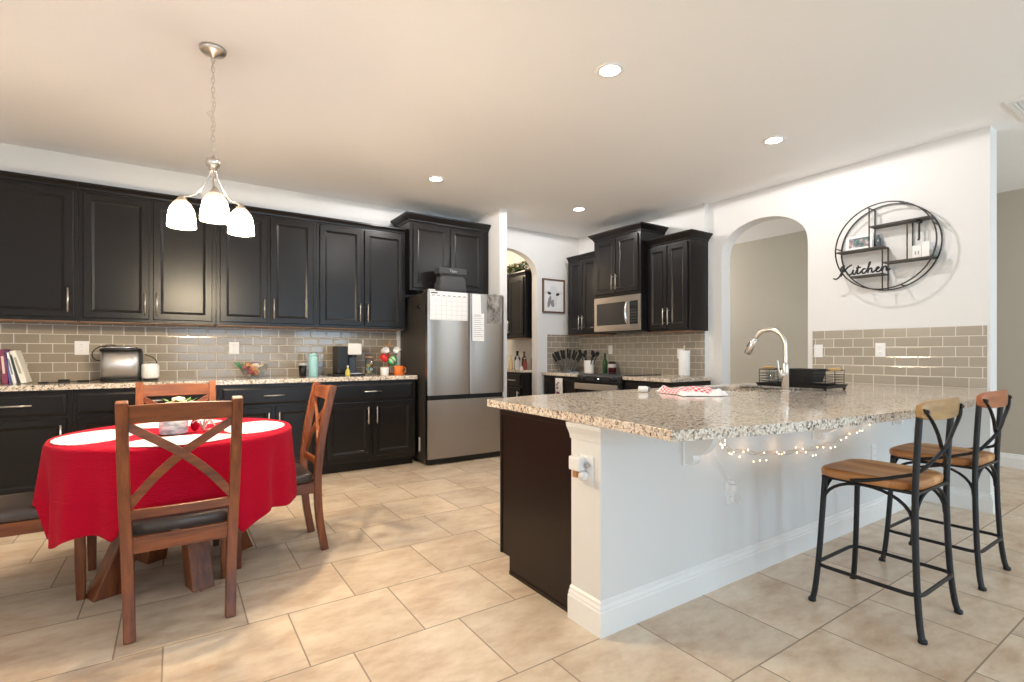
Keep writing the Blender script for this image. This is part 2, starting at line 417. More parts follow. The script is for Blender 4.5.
struct('wall_front', MB().prism([(-3.1, 0), (7.3, 0), (7.3, H), (-3.1, H)], -4.62, -4.5, 'xz', holes=[[(0, .02), (2.4, .02), (2.4, 2.3), (0, 2.3)], [(2.9, .7), (4.5, .7), (4.5, 2.2), (2.9, 2.2)], [(6.93, .28), (7.11, .28), (7.11, 2.22), (6.93, 2.22)]]), M_WALL)  # the narrow slot at the hall end is added for the refrigerator streak
def window_frame(name, a, b, plane, h, mull):
    m = MB(); w = .05
    def B(u0, u1, z0, z1): m.box((u0, h - .03, z0), (u1, h + .03, z1)) if plane == 'xz' else m.box((h - .03, u0, z0), (h + .03, u1, z1))
    (u0, z0), (u1, z1) = a, b
    B(u0, u1, z0, z0 + w); B(u0, u1, z1 - w, z1); B(u0, u0 + w, z0, z1); B(u1 - w, u1, z0, z1)
    for k in range(1, mull): c = u0 + (u1 - u0) * k / mull; B(c - w / 2, c + w / 2, z0, z1)
    struct(name, m, M_TRIM, bevel=.004)
window_frame('door_1', (0, .02), (2.4, 2.3), 'xz', -4.56, 2)
window_frame('window_1', (2.9, .7), (4.5, 2.2), 'xz', -4.56, 2)
window_frame('added_streak_slot', (6.93, .28), (7.11, 2.22), 'xz', -4.56, 1)  # unseen opening, added to hold the strip light that streaks the refrigerator
window_frame('window_2', (-.9, .6), (1.35, 2.3), 'yz', -3.06, 2)
# pantry behind the arched opening of the back wall
struct('wall_pantry_right', MB().box((4.45, YB + .12, 0), (4.55, 8.0, H)), M_WALL)
struct('wall_pantry_left', MB().box((2.9, YB + .12, 0), (3.0, 8.0, H)), M_WALL)
struct('wall_pantry_end', MB().box((2.9, 7.9, 0), (4.55, 8.0, H)), M_WALL)

def base_profile(h=.143, t=.02):
    return [(0, 0), (t, 0), (t, h * .70), (t * .8, h * .74), (t * .8, h * .80), (t * .45, h * .88), (t * .45, h * .94), (0, h)]
def baseboard(name, p0, p1, n, parent=None, h=.143):
    """p0->p1 along the wall foot, n = outward normal"""
    p0, p1, n = Vector((*p0, 0)), Vector((*p1, 0)), Vector((*n, 0))
    prof = base_profile(h)
    rings = [[p + n * a + Vector((0, 0, z)) for a, z in prof] for p in (p0, p1)]
    return struct(name, MB().loft(rings, 0, False), M_TRIM, parent)
_p = base_profile()
struct('baseboard_right', MB().loft([[Vector((x + nx * t, y + ny * t, z)) for t, z in _p] for (x, y), (nx, ny) in [((XR, 1.53), (-1, 0)), ((XR, 1.14), (-1, -1)), ((XR + .16, 1.14), (1, -1)), ((XR + .16, 2.4), (1, 0))]], 0, False), M_TRIM)
baseboard('baseboard_hall', (7.18, -4.5), (7.18, 7.9), (-1, 0))
baseboard('baseboard_stub', (3.12, 4.94), (3.22, 4.94), (0, -1))
baseboard('baseboard_back', (4.166, YB), (4.345, YB), (0, -1))
baseboard('baseboard_left', (-3.0, YB), (-3.0, -4.5), (1, 0))

# half wall of the peninsula
hw = struct('wall_peninsula', MB().box((1.48, 1.55, 0), (XR, 1.74, .874)), M_GREYW, bevel=.004)
m = MB(); pr = base_profile()
path = [((1.48, 1.74), (-1, 0)), ((1.48, 1.55), (-1, -1)), ((XR, 1.55), (0, -1))]
m.loft([[Vector((x + nx * t, y + ny * t, z)) for t, z in pr] for (x, y), (nx, ny) in path], 0, False)
struct('baseboard_peninsula', m, M_TRIM)
m = MB(); tp = [(0, .80), (.006, .80), (.008, .812), (.012, .825), (.028, .855), (.032, .874), (0, .874)]
m.loft([[Vector((x + nx * t, y + ny * t, z)) for t, z in tp] for (x, y), (nx, ny) in path], 0, False)
struct('trim_1', m, M_GREYW)

# ================================================================ cabinets
DOORL = [(0, 0), (0, .015), (.004, .019), (.052, .019), (.056, .014), (.072, .008)]
DRWL = [(0, 0), (0, .012), (.004, .015), (.012, .017), (.018, .019)]
def pull(root_part, c, L, vertical, N=(0, -1, 0)):
    c = Vector(c); N = Vector(N); d = Vector((0, 0, 1)) if vertical else Vector((1, 0, 0)) if abs(N.y) > .5 else Vector((0, 1, 0))
    m = MB(); m.tube([c + N * .032 - d * L / 2, c + N * .032 + d * L / 2], .0062, 10)
    for s in (-.36, .36): m.tube([c + d * L * s, c + N * .032 + d * L * s], .0045, 8)
    return obj('handle', m, M_NICKEL, root_part)
def crown(m, x0, x1, yf, yb, z0, prof, L, R):
    """prof (offset, dz) rings; front at -y"""
    rings = []
    for o, dz in prof:
        xa = x0 - (o if L else 0); xb = x1 + (o if R else 0)
        rings.append([(xa, yf - o, z0 + dz), (xb, yf - o, z0 + dz), (xb, yb, z0 + dz), (xa, yb, z0 + dz)])
    m.loft(rings, 0, False)
SMALL = [(0, 0), (.006, .004), (.008, .016), (.022, .034), (.030, .040), (.030, .056)]
BIG = [(0, 0), (.008, .006), (.010, .02), (.048, .062), (.055, .07), (.058, .085)]
def upper(label, x, y, z, w, h, d, nd, rotz=0, cr=SMALL, crs=(0, 0), group=None, mid=.028, hinge='L', stile=(.03, .03), under=True, handle_z=.135, L=.19):
    """local frame: x right, -y out of the front; origin at front-left-bottom corner"""
    t = thing('wall_cabinet', label, 'cabinet', (0, 0, 0), 0, group)
    m = MB().box((0, 0, 0), (w, d, h)); body = obj('body', m, M_CAB, t, bevel=.0015)
    if under: obj('underside_rail', MB().box((.012, .012, -.006), (w - .012, d - .03, .001)), M_CABEDGE, t, label='unpainted brown wood underside edge')
    m = MB(); crown(m, 0, w, 0, d, h, cr, *crs); obj('crown', m, M_CAB, t)
    dw = (w - sum(stile) - mid * (nd - 1)) / nd
    for k in range(nd):
        x0 = stile[0] + k * (dw + mid); z0 = .028; dh = h - .05
        dr = obj('door', MB().panel((x0, 0, z0), (1, 0, 0), (0, 0, 1), (0, -1, 0), dw, dh, DOORL), M_CAB, t)
        if nd == 2: hx = x0 + dw - .027 if k == 0 else x0 + .027
        else: hx = x0 + dw - .027 if hinge == 'L' else x0 + .027
        pull(dr, (hx, -.019, z0 + handle_z), L, True)
    t.location = (x, y, z); t.rotation_euler = (0, 0, rotz); return t
def base(label, x, y, w, d=.60, h=.90, nd=2, rotz=0, group=None, mid=.028, endpanel=None, drawer=True, kick=.09, hinge='L'):
    t = thing('base_cabinet', label, 'cabinet', (0, 0, 0), 0, group)
    m = MB().prism([(0, kick), (0, h), (d, h), (d, 0), (.075, 0), (.075, kick)], 0, w, 'yz'); obj('body', m, M_CAB, t, bevel=.0015)
    if drawer:
        dz0, dz1 = h - .185, h - .03
        dr = obj('drawer', MB().panel((.03, 0, dz0), (1, 0, 0), (0, 0, 1), (0, -1, 0), w - .06, dz1 - dz0, DRWL), M_CAB, t)
        pull(dr, (w / 2, -.019, (dz0 + dz1) / 2), .17, False)
        top = dz0 - .03
    else: top = h - .03
    dw = (w - .06 - mid * (nd - 1)) / nd; z0 = kick + .05
    for k in range(nd):
        x0 = .03 + k * (dw + mid)
        dr = obj('door', MB().panel((x0, 0, z0), (1, 0, 0), (0, 0, 1), (0, -1, 0), dw, top - z0, DOORL), M_CAB, t)
        if nd == 2: hx = x0 + dw - .03 if k == 0 else x0 + .03
        else: hx = x0 + dw - .03 if hinge == 'L' else x0 + .03
        pull(dr, (hx, -.019, top - .13), .17, True)
    if endpanel: obj('end_panel', endpanel, M_CABIN, t, bevel=.002)
    t.location = (x, y, 0); t.rotation_euler = (0, 0, rotz); return t
GU = 'upper cabinets along the back wall'; GB = 'base cabinets along the back wall'
XS = [-1.25, -.645, .31, 1.178, 2.118]
UL = ['espresso wall cabinet above the leaning books, cut off by the left edge', 'espresso two-door wall cabinet above the stainless toaster', 'espresso two-door wall cabinet above the glass bowl, behind the right lamp shade', 'espresso two-door wall cabinet above the coffee maker']
BL = ['espresso base cabinet below the leaning books, at the left edge', 'espresso base cabinet behind the far dining chair and the table', 'espresso base cabinet below the glass bowl, right of the far chair', 'espresso base cabinet beside the refrigerator, below the coffee maker']
for i in range(4):
    w = XS[i + 1] - XS[i] - .001
    upper(UL[i], XS[i], 5.30, 1.437, w, 1.056, .31, 2 if i else 1, group=GU)
    base(BL[i], XS[i], 5.02, w, d=.595, h=.905, nd=2 if i else 1, group=GB)
RZ = -PI / 2
upper('tall two-door espresso cabinet over the refrigerator with deep crown', 2.12, 5.18, 1.865, .998, .75, .43, 2, cr=BIG, crs=(1, 0), mid=.03, under=False, stile=(.035, .09), L=.001, handle_z=.1)
upper('espresso wall cabinet left of the microwave, over the knives', 4.60, 5.47, 1.43, .62, 1.03, .32, 2, RZ, SMALL, (0, 0), mid=.012)
upper('raised espresso cabinet directly above the microwave', 4.50, 4.832, 1.885, .78, .72, .42, 2, RZ, BIG, (1, 1), mid=.012, under=False)
upper('espresso wall cabinet right of the microwave, over the paper towels', 4.61, 4.05, 1.425, .60, .985, .31, 2, RZ, BIG, (0, 1), mid=.012)
# base cabinets on the range wall
base('espresso base cabinet left of the range with a towel on it', 4.28, YB - .01, .745, d=.64, h=.875, rotz=RZ, nd=2, drawer=False)
base('espresso base cabinet right of the range, below the paper towels', 4.28, 4.095, .675, d=.64, h=.875, rotz=RZ, nd=2)
# peninsula cabinets, doors on the kitchen side
ep = MB().prism([(1.746, 0), (2.255, 0), (2.255, .09), (2.337, .09), (2.337, .872), (1.746, .872)], 1.488, 1.502, 'yz')
ep.box((1.482, 2.325, .09), (1.502, 2.34, .872)).box((1.482, 1.746, 0), (1.489, 2.25, .02)).box((1.483, 1.746, .85), (1.489, 2.33, .872))
M_T = Matrix.Rotation(-PI, 4, 'Z') @ Matrix.Translation((-2.60, -2.337, 0))
for q in range(len(ep.v)): ep.v[q] = M_T @ ep.v[q]
base('dark brown peninsula base cabinet with plain end panel facing the table', 2.60, 2.337, 1.097, d=.59, h=.872, rotz=PI, endpanel=ep)
base('espresso sink base cabinet on the kitchen side of the peninsula', 3.75, 2.337, 1.148, d=.59, h=.55, rotz=PI, drawer=False)
base('espresso base cabinet at the wall end of the peninsula', 4.99, 2.337, 1.238, d=.59, h=.872, rotz=PI)

# ---------------------------------------------------------------- countertops
def slab(name, label, poly, z0, z1, holes=(), **kw):
    o = obj(name, MB().prism(poly, z0, z1, 'xy', holes=holes), M_GRAN, None, bevel=.004, **kw); return tag(o, label, 'countertop')
slab('granite_countertop', 'long speckled granite countertop along the back wall', [(-3.0, 4.985), (2.13, 4.985), (2.13, YB - .009), (-3.0, YB - .009)], .906, .945)
slab('granite_countertop', 'short granite countertop in the corner left of the range', [(4.24, 4.865), (4.24, YB - .009), (4.921, YB - .009), (4.921, 4.865)], .876, .914)
slab('granite_countertop', 'granite countertop right of the range under the paper towels', [(4.24, 3.41), (4.24, 4.09), (4.921, 4.09), (4.921, 3.41)], .876, .914)
edge = smooth_path([(1.411, 1.129, 0), (1.861, 1.026, 0), (2.495, .945, 0), (3.10, .910, 0), (3.848, .935, 0), (4.5, 1.02, 0), (4.985, 1.15, 0)], 6)
left = smooth_path([(1.485, 2.482, 0), (1.467, 1.80, 0), (1.438, 1.347, 0), (1.411, 1.129, 0)], 5)
poly = [(p.x, p.y) for p in left[:-1]] + [(p.x, p.y) for p in edge] + [(4.99, 2.44), (4.6, 2.57), (1.9, 2.57)]
SX0, SX1, SY0, SY1 = 3.22, 3.66, 1.98, 2.42
slab('peninsula_countertop', 'large granite bar top with bowed overhang on the peninsula', poly, .876, .915, holes=[[(SX0, SY0), (SX1, SY0), (SX1, SY1), (SX0, SY1)]])
m = MB().box((SX0 - .02, SY0 - .02, .70), (SX1 + .02, SY1 + .02, .706))
for a, b in (((SX0 - .02, SY0 - .02), (SX0, SY1 + .02)), ((SX1, SY0 - .02), (SX1 + .02, SY1 + .02)), ((SX0 - .02, SY0 - .02), (SX1 + .02, SY0)), ((SX0 - .02, SY1), (SX1 + .02, SY1 + .02))):
    m.box((*a, .70), (*b, .874))
tag(obj('kitchen_sink', m, M_STEEL), 'undermount stainless sink set in the peninsula beside the faucet', 'sink')

# ================================================================ refrigerator
fr = thing('refrigerator', 'stainless French-door refrigerator with bottom freezer and dark sides', 'refrigerator', (2.63, 5.2, 0))
FX0, FX1, FY = 2.178, 3.117, 4.83
obj('body', MB().box((FX0, FY + .075, .03), (FX1, 5.60, 1.815)), mat('fridge_dark_side', (.045, .040, .037), .4), fr, bevel=.004, label='dark grey case')
def fdoor(name, x0, x1, z0, z1):
    n = 14; rings = []
    ys = lambda u: FY + .0 + .006 * (2 * u - 1) ** 2
    m = MB(); prof = [(x0 + (x1 - x0) * k / n, FY + .006 * ((2 * k / n - 1) ** 2) + .006 * ((2 * k / n - 1) ** 6)) for k in range(n + 1)]
    poly = prof + [(x1, FY + .07), (x0, FY + .07)]
    m.prism(poly, z0, z1, 'xy')
    return obj(name, m, M_STEEL, fr, bevel=.003)
d1 = fdoor('door', FX0, 2.668, .735, 1.832); d2 = fdoor('door', 2.676, FX1, .735, 1.832); d3 = fdoor('freezer_drawer', FX0, FX1, .07, .685)
obj('grip_recess', MB().box((FX0 + .01, FY + .02, .682), (FX1 - .01, FY + .074, .738)), M_BLACK, fr, label='black recessed grip between doors and freezer')
obj('toe_grille', MB().box((FX0 + .01, FY + .04, .01), (FX1 - .01, FY + .09, .07)), M_BLACK, fr)
for x in (FX0 + .01, FX1 - .09): obj('hinge_cover', MB().box((x, FY + .01, 1.815), (x + .08, FY + .14, 1.848)), M_NICKEL, fr, bevel=.003)
obj('gasket', MB().box((2.668, FY + .02, .735), (2.676, FY + .07, 1.83)), M_BLACK, fr)
for x in (FX0 + .06, FX1 - .06): obj('foot', MB().lathe([(.02, 0), (.02, .03), (.015, .032)], (x, FY + .12, 0), 12), M_BLACK, fr)
# papers
def sheet(name, label, cat, x0, x1, z0, z1, y=FY - .0015, m=None, skew=0):
    return tag(obj(name, MB().prism([(x0, z0), (x1, z0), (x1 - skew, z1), (x0, z1)], y, y + .0012, 'xz'), m or M_PAPER), label, cat)
cal = thing('wall_calendar', 'white monthly calendar sheet on the left refrigerator door', 'calendar', (2.42, FY - .003, 1.53))
obj('page', MB().box((2.197, FY - .0025, 1.528), (2.642, FY - .001, 1.828)), M_PAPER, cal)
m = MB()
for k in range(8): x = 2.205 + k * .0613; m.box((x, FY - .0032, 1.535), (x + .0015, FY - .0024, 1.775))
for k in range(6): z = 1.535 + k * .048; m.box((2.205, FY - .0032, z), (2.635, FY - .0024, z + .0015))
obj('grid_lines', m, M_PRINT, cal)
m = MB(); m.box((2.21, FY - .0034, 1.803), (2.285, FY - .0024, 1.816))
for k in range(7): x = 2.22 + k * .0613; m.box((x, FY - .0034, 1.782), (x + .032, FY - .0024, 1.788))
obj('heading', m, M_INK, cal)
sheet('paper_note', 'blank white slip at the top of the right refrigerator door', 'note', 2.699, 2.815, 1.605, 1.825, skew=.01)
lst = thing('paper_list', 'printed white list hanging below the blank slip on the refrigerator', 'note', (2.77, FY - .003, 1.31))
obj('page', MB().box((2.699, FY - .0045, 1.311), (2.848, FY - .003, 1.615)), M_PAPER, lst)
m = MB()
for k in range(11): m.box((2.715, FY - .0055, 1.58 - k * .022), (2.715 + (.10, .12, .09)[k % 3], FY - .0044, 1.584 - k * .022))
m.box((2.725, FY - .0055, 1.594), (2.80, FY - .0044, 1.60)); obj('print', m, M_PRINT, lst)
mm = mat('grey_photo_print', (.3, .3, .3), .35); t = NT(mm); tc = t.n('TexCoord')
t.l(t.ramp(t.noise(t.mapping(tc.outputs['Object'], (1, 1, .6), (0, .6, 0)), 14, 6, .65).outputs[0], [(.36, (.05, .04, .035)), (.48, (.24, .21, .19)), (.7, (.42, .40, .38))]), t.b.inputs['Base Color'])
sheet('magnet_sheet', 'grey marbled print stuck at the top right of the refrigerator', 'magnet', 2.885, 3.085, 1.51, 1.828, y=FY + .0, m=mm)
m = MB().box((2.173, 5.03, .13), (2.179, 5.062, .275)); tag(obj('white_label_strip', m, M_WHITE, bevel=.002), 'small white strip low on the dark refrigerator side', 'label')
m = MB().box((2.165, 5.02, 1.66), (2.179, 5.08, 1.70)).tube([(2.165, 5.03, 1.68), (2.155, 5.05, 1.69), (2.165, 5.07, 1.68)], .005)
tag(obj('magnetic_clip', m, M_BLACK, bevel=.002), 'black magnetic clip high on the dark refrigerator side', 'clip')
# cooler bag
M_BAG = mat('charcoal_nylon', (.045, .046, .05), .65)
bag = thing('cooler_bag', 'charcoal roll-top lunch bag lying on top of the refrigerator', 'bag', (2.51, 4.98, 1.832))
m = MB(); R_ = []
for z, wx, dy in ((1.834, .165, .09), (1.85, .172, .095), (1.93, .165, .09), (2.0, .158, .075), (2.03, .16, .06)):
    R_.append([(2.525 + wx * sx * (1 if abs(sy) < 1 else .93), 5.0 + dy * sy, z) for sx, sy in ((-1, -.8), (-.9, -1), (-.3, -1.06), (.3, -1.03), (.9, -1), (1, -.8), (1, .8), (.9, 1), (-.9, 1), (-1, .8))])
m.loft(R_); m.box((2.345, 4.99, 1.834), (2.37, 5.07, 1.96))
obj('body', m, M_BAG, bag, sub=1)
obj('flap', MB().box((2.355, 4.93, 2.032), (2.692, 5.06, 2.108)), M_BAG, bag, bevel=.012)
obj('flap_seam', MB().box((2.36, 4.932, 2.018), (2.69, 5.05, 2.031)), M_BLACK, bag)
obj('carry_strap', MB().flat(smooth_path([(2.38, 4.99, 2.10), (2.45, 4.99, 2.125), (2.53, 4.99, 2.12), (2.60, 4.99, 2.10)]), .03, .005), M_BLACK, bag)
def text_mesh(name, s, size, loc, rot, m, parent=None, ext=.0005):
    c = bpy.data.curves.new(name, 'FONT'); c.body = s; c.size = size; c.extrude = ext; c.align_x = 'CENTER'; c.align_y = 'CENTER'
    o = bpy.data.objects.new(name, c); COL.objects.link(o); c.materials.append(m)
    o.rotation_euler = rot
    if parent: o.parent = parent; o.location = Vector(loc) - wloc(parent)
    else: o.location = loc
    bpy.context.view_layer.update()
    me = bpy.data.meshes.new_from_object(o.evaluated_get(bpy.context.evaluated_depsgraph_get()))
    p = bpy.data.objects.new(name, me); COL.objects.link(p); p.parent = o.parent; p.location = o.location; p.rotation_euler = o.rotation_euler
    bpy.data.objects.remove(o); p.name = name
    return p
text_mesh('lettering', 'Titan', .042, (2.52, 4.928, 2.07), (PI / 2, 0, 0), mat('light_grey_print', (.45, .45, .46), .6), bag)

# ================================================================ microwave
RW = Matrix.Translation((4.50, 4.832, 1.45)) @ Matrix.Rotation(RZ, 4, 'Z')
mw = thing('microwave', 'stainless over-the-range microwave with curved handle', 'microwave', (0, 0, 0))
obj('body', MB().box((.0, .02, .0), (.78, .42, .43)), M_BLACK, mw, bevel=.003)
obj('door', MB().prism([(0, .0), (.605, .0), (.605, .425), (0, .425)], 0, .022, 'xz', holes=[[(.045, .075), (.56, .075), (.56, .35), (.045, .35)]]), M_STEEL, mw, bevel=.002)
obj('window_glass', MB().box((.043, .004, .073), (.562, .02, .352)), mat('smoked_glass', (.03, .028, .026), .08), mw)
obj('control_panel', MB().box((.607, 0, .075), (.735, .02, .35)), M_GLASSB, mw)
obj('panel_frame', MB().prism([(.605, 0), (.78, 0), (.78, .425), (.605, .425)], 0.001, .022, 'xz', holes=[[(.607, .075), (.735, .075), (.735, .35), (.607, .35)]]), M_STEEL, mw, bevel=.002)
hp = smooth_path([(.585, -.0, .075), (.585, -.035, .12), (.585, -.048, .21), (.585, -.035, .305), (.585, 0, .35)])
obj('handle', MB().sweep(hp, [(.014 * math.cos(k * PI / 5), .009 * math.sin(k * PI / 5)) for k in range(10)]), M_CHROME, mw)
m = MB()
for r in range(5):
    for c in range(3): m.box((.628 + c * .033, -.001, .10 + r * .034), (.648 + c * .033, .001, .116 + r * .034))
obj('keypad', m, mat('dark_key', (.05, .05, .055), .4), mw)
obj('display', MB().box((.62, -.001, .30), (.72, .001, .33)), mat('display_dark', (.02, .03, .03), .1), mw)
obj('vent_grille', MB().box((.02, .03, -.012), (.76, .30, .0)), M_BLACK, mw)
mw.location = (4.50, 4.832, 1.45); mw.rotation_euler = (0, 0, RZ)

# ================================================================ range
rg = thing('kitchen_range', 'black slide-in electric range with wide stainless oven handle', 'stove', (0, 0, 0))
obj('body', MB().box((.004, .04, .02), (.754, .66, .905)), M_BLACK, rg, bevel=.003)
obj('cooktop', MB().box((-.004, .05, .905), (.762, .665, .922)), M_GLASSB, rg, bevel=.003)
m = MB()
for x, y, r in ((.2, .2, .1), (.56, .2, .08), (.2, .48, .08), (.56, .48, .1)): m.lathe([(r, .9225), (r + .003, .9225), (r + .003, .923), (r, .923)], (x, y, 0), 32, caps=False)
obj('burner_rings', m, M_PRINT, rg)
obj('control_panel', MB().prism([(-.015, .835), (.02, .835), (.06, .925), (.02, .925), (-.012, .90)], .0, .758, 'yz'), mat('satin_black', (.02, .02, .022), .3), rg, bevel=.004)
for x in (.06, .135, .60, .68):
    k = obj('knob', MB().lathe([(.0, -.0), (.024, 0), (.024, .012), (.019, .03), (.0, .032)], (x, -.012, .868), 20, axis='y'), M_BLACK, rg, bevel=.001)
    obj('knob_ring', MB().lathe([(.027, 0), (.027, .003), (.024, .003), (.024, 0)], (x, -.012, .868), 20, axis='y', caps=False), mat('dark_steel', (.2, .2, .2), .3, 1), k)
obj('display', MB().box((.31, -.018, .855), (.45, -.012, .882)), mat('range_display', (.01, .015, .02), .1), rg)
obj('clock_digits', MB().box((.375, -.0195, .864), (.40, -.0175, .872)), emis('blue_white_digits', (.75, .9, 1.0), 3), rg)
dr = obj('door', MB().box((.004, -.005, .20), (.754, .04, .83)), M_BLACK, rg, bevel=.004)
obj('door_glass', MB().box((.06, -.008, .30), (.70, -.004, .68)), M_GLASSB, dr)
hb = MB().box((.01, -.068, .735), (.748, -.052, .808)); hb.box((.04, -.06, .75), (.06, 0, .78)); hb.box((.698, -.06, .75), (.718, 0, .78))
obj('handle', hb, mat('handle_steel', (.75, .70, .64), .28, 1), dr, bevel=.004)
obj('drawer', MB().box((.004, -.005, .05), (.754, .04, .19)), M_STEEL, rg, bevel=.004)
rg.location = (4.245, 4.857, 0); rg.rotation_euler = (0, 0, RZ)

# ================================================================ dining chairs
def make_chair(label):
    """faces +y; origin at the middle of the footprint"""
    t = thing('dining_chair', label, 'chair', (0, 0, 0), 0, 'cross-back dining chairs round the table')
    YB0 = -.215
    sec = [(-.021, -.021), (.021, -.021), (.021, .021), (-.021, .021)]
    for s in (-1, 1):
        p = smooth_path([(s * .180, YB0 - .045, 0), (s * .186, YB0 - .012, .2), (s * .194, YB0, .42), (s * .200, YB0 - .012, .60), (s * .203, YB0 - .045, .80), (s * .204, YB0 - .086, .985)], 4)
        obj('leg', MB().sweep(p, sec, up=(0, 1, 0), smooth=False), M_CWZ, t, bevel=.004)
    for s in (-1, 1):
        p = [(s * .198, .205, .0), (s * .200, .203, .2), (s * .200, .200, .41)]
        obj('leg', MB().sweep(p, [(a * .95, b * .95) for a, b in sec], up=(0, 1, 0), smooth=False, scales=[.85, 1, 1]), M_CWZ, t, bevel=.004)
    for s in (-1, 1): obj('side_rail', MB().box((s * .197 - .011, YB0 + .015, .352), (s * .197 + .011, .19, .412)), M_CWY, t, bevel=.003)
    obj('back_rail', MB().box((-.178, YB0 - .012, .345), (.178, YB0 + .012, .412)), M_CWX, t, bevel=.003)
    obj('front_rail', MB().box((-.186, .188, .352), (.186, .210, .412)), M_CWX, t, bevel=.003)
    m = MB(); R_ = []
    for z, o in ((.410, -.004), (.418, .004), (.445, .006), (.458, 0), (.466, -.02), (.469, -.07)):
        w0, w1 = .190 + o, .212 + o; y0, y1 = YB0 + .022 - o * .5, .222 + o; c = .03
        R_.append([(-w0 + c, y0, z), (w0 - c, y0, z), (w0, y0 + c, z), (w1, y1 - c, z), (w1 - c, y1, z), (-w1 + c, y1, z), (-w1, y1 - c, z), (-w0, y0 + c, z)])
    m.loft(R_); obj('seat_cushion', m, M_LEATH, t, label='dark brown vinyl seat pad')
    yb = lambda z: YB0 - .0 if z < .45 else YB0 - .012 - .074 * max(0, (z - .6) / .385) ** 1.12
    # top rail, lower rail: slightly bowed backwards
    def rail(z0, z1, bow, crest=0):
        P = [(-.188 + .376 * k / 10, bow * math.sin(PI * k / 10), 0) for k in range(11)]
        m = MB(); R_ = []
        for k, (x, b, _) in enumerate(P):
            zt = z1 + crest * math.sin(PI * k / 10); y = yb((z0 + z1) / 2) - b
            ya, yc = yb(z0) - b, yb(zt) - b
            R_.append([(x, ya - .011, z0), (x, ya + .011, z0), (x, yc + .011, zt), (x, yc - .011, zt)])
        return m.loft(R_, 0, False)
    obj('top_rail', rail(.895, .968, .012, .006), M_CWX, t, bevel=.003)
    obj('lower_rail', rail(.492, .530, .008), M_CWX, t, bevel=.003)
    for s in (-1, 1):
        q = .002 * s
        p = [(s * -.187, yb(.53) - .002 + q, .545), (s * -.10, yb(.62) - .010 + q, .655), (0, yb(.71) - .014 + q, .752), (s * .10, yb(.80) - .010 + q, .825), (s * .19, yb(.88) + q, .885)]
        obj('cross_slat', MB().flat(smooth_path(p, 4), .034 if s > 0 else .0345, .016, up=(0, 1, 0)), M_CWX, t, bevel=.002)
    return t
# up vector (0,1,0) makes the wide side of a slat lie in the plane of the back
ch = make_chair('cherry dining chair nearest the viewer, its crossed back in front of the table')
ch.location = (.022, 2.84, 0); ch.rotation_euler = (0, 0, math.radians(1.0))
dup(ch, (.012, 3.79, 0), PI, 'cherry dining chair on the far side of the table, only its back top showing')
dup(ch, (.49, 3.335, 0), PI / 2, 'cherry dining chair at the right end of the table, facing left')
dup(ch, (-.58, 3.36, 0), -PI / 2, 'dining chair at the left end, cut off by the left edge')

# ================================================================ table
TX, TY, TR = .028, 3.28, .533
tb = thing('dining_table', 'round wooden pedestal table hidden under a red cloth', 'table', (TX, TY, 0))
obj('tabletop', MB().lathe([(.0, .725), (TR - .02, .725), (TR, .735), (TR, .752), (TR - .006, .757), (0, .757)], (TX, TY, 0), 48), M_CWX, tb)
obj('apron', MB().lathe([(.36, .66), (.38, .66), (.38, .725), (.36, .725)], (TX, TY, 0), 32, caps=False), M_CWX, tb)
for k, (fx, fy) in enumerate([(-.305, 3.14), (.11, 2.985), (.34, 3.46), (-.12, 3.56)]):
    d = Vector((fx - TX, fy - TY, 0)).normalized(); f = Vector((fx, fy, 0)); c = Vector((TX, TY, 0))
    s_ = Vector((-d.y, d.x, 0)) * .050
    A0, A1 = f + d * .04, f - d * .075
    B0, B1 = c - d * .0 + Vector((0, 0, .70)) + d * .10, c + Vector((0, 0, .70)) + d * .015
    m = MB(); m.loft([[A0 - s_, A1 - s_, A1 + s_, A0 + s_], [B0 - s_, B1 - s_, B1 + s_, B0 + s_]], 0, False)
    obj('leg', m, M_CWZ, tb, bevel=.004)
obj('top_brace', MB().box((TX - .3, TY - .04, .69), (TX + .3, TY + .04, .725)).box((TX - .04, TY - .3, .69), (TX + .04, TY + .3, .725)), M_CWX, tb)
m = MB()
NA = 144
SEATS = [(-.185, .225, 2.66, 3.10), (-.19, .21, 3.54, 4.0), (.27, .69, 3.13, 3.54), (-.78, -.36, 3.15, 3.57)]
def cloth(u, v):
    a = 2 * PI * u
    if v <= .35:
        r = v / .35 * (TR + .004); return Vector((TX + r * math.cos(a), TY + r * math.sin(a), .7605))
    k = (v - .35) / .65
    L = .418 + .024 * math.sin(a * 4 + .6) + .020 * math.sin(a * 9)
    fold = (.021 * math.sin(10 * a + 1.1 * math.sin(2 * a)) + .010 * math.sin(21 * a + 1)) * min(1, k * 1.5) ** 1.2
    r = TR + .012 + .006 * min(1, k * 10) + .012 * k + fold
    z = .7605 - L * k
    if k < .06: r = TR + .006 + .012 * math.sin(k / .06 * PI / 2)
    x, y = TX + r * math.cos(a), TY + r * math.sin(a)
    for x0, x1, y0, y1 in SEATS:      # the cloth lies on the seats pushed under it
        if z < .475:
            w = min(x - x0, x1 - x, y - y0, y1 - y)
            if w > -.03:
                f = min(1, (w + .03) / .03); z2 = .475 + .003 * math.sin(30 * a)
                z = z + (max(z2, z) - z) * f
    return Vector((x, y, z))
vs = [cloth(i / NA, j / 34) for j in range(1, 35) for i in range(NA)]
fs = [(j * NA + i, j * NA + (i + 1) % NA, (j + 1) * NA + (i + 1) % NA, (j + 1) * NA + i) for j in range(33) for i in range(NA)]
m.add(vs, fs, 0, True); m.add([cloth(i / NA, 1 / 34) for i in range(NA)], [tuple(range(NA))], 0, True)
o = obj('tablecloth', m, M_RED, None, solid=.002); tag(o, 'red tablecloth draped over the round table in folds', 'tablecloth')
M_MAT = mat('white_placemat', (.86, .85, .86), .85)
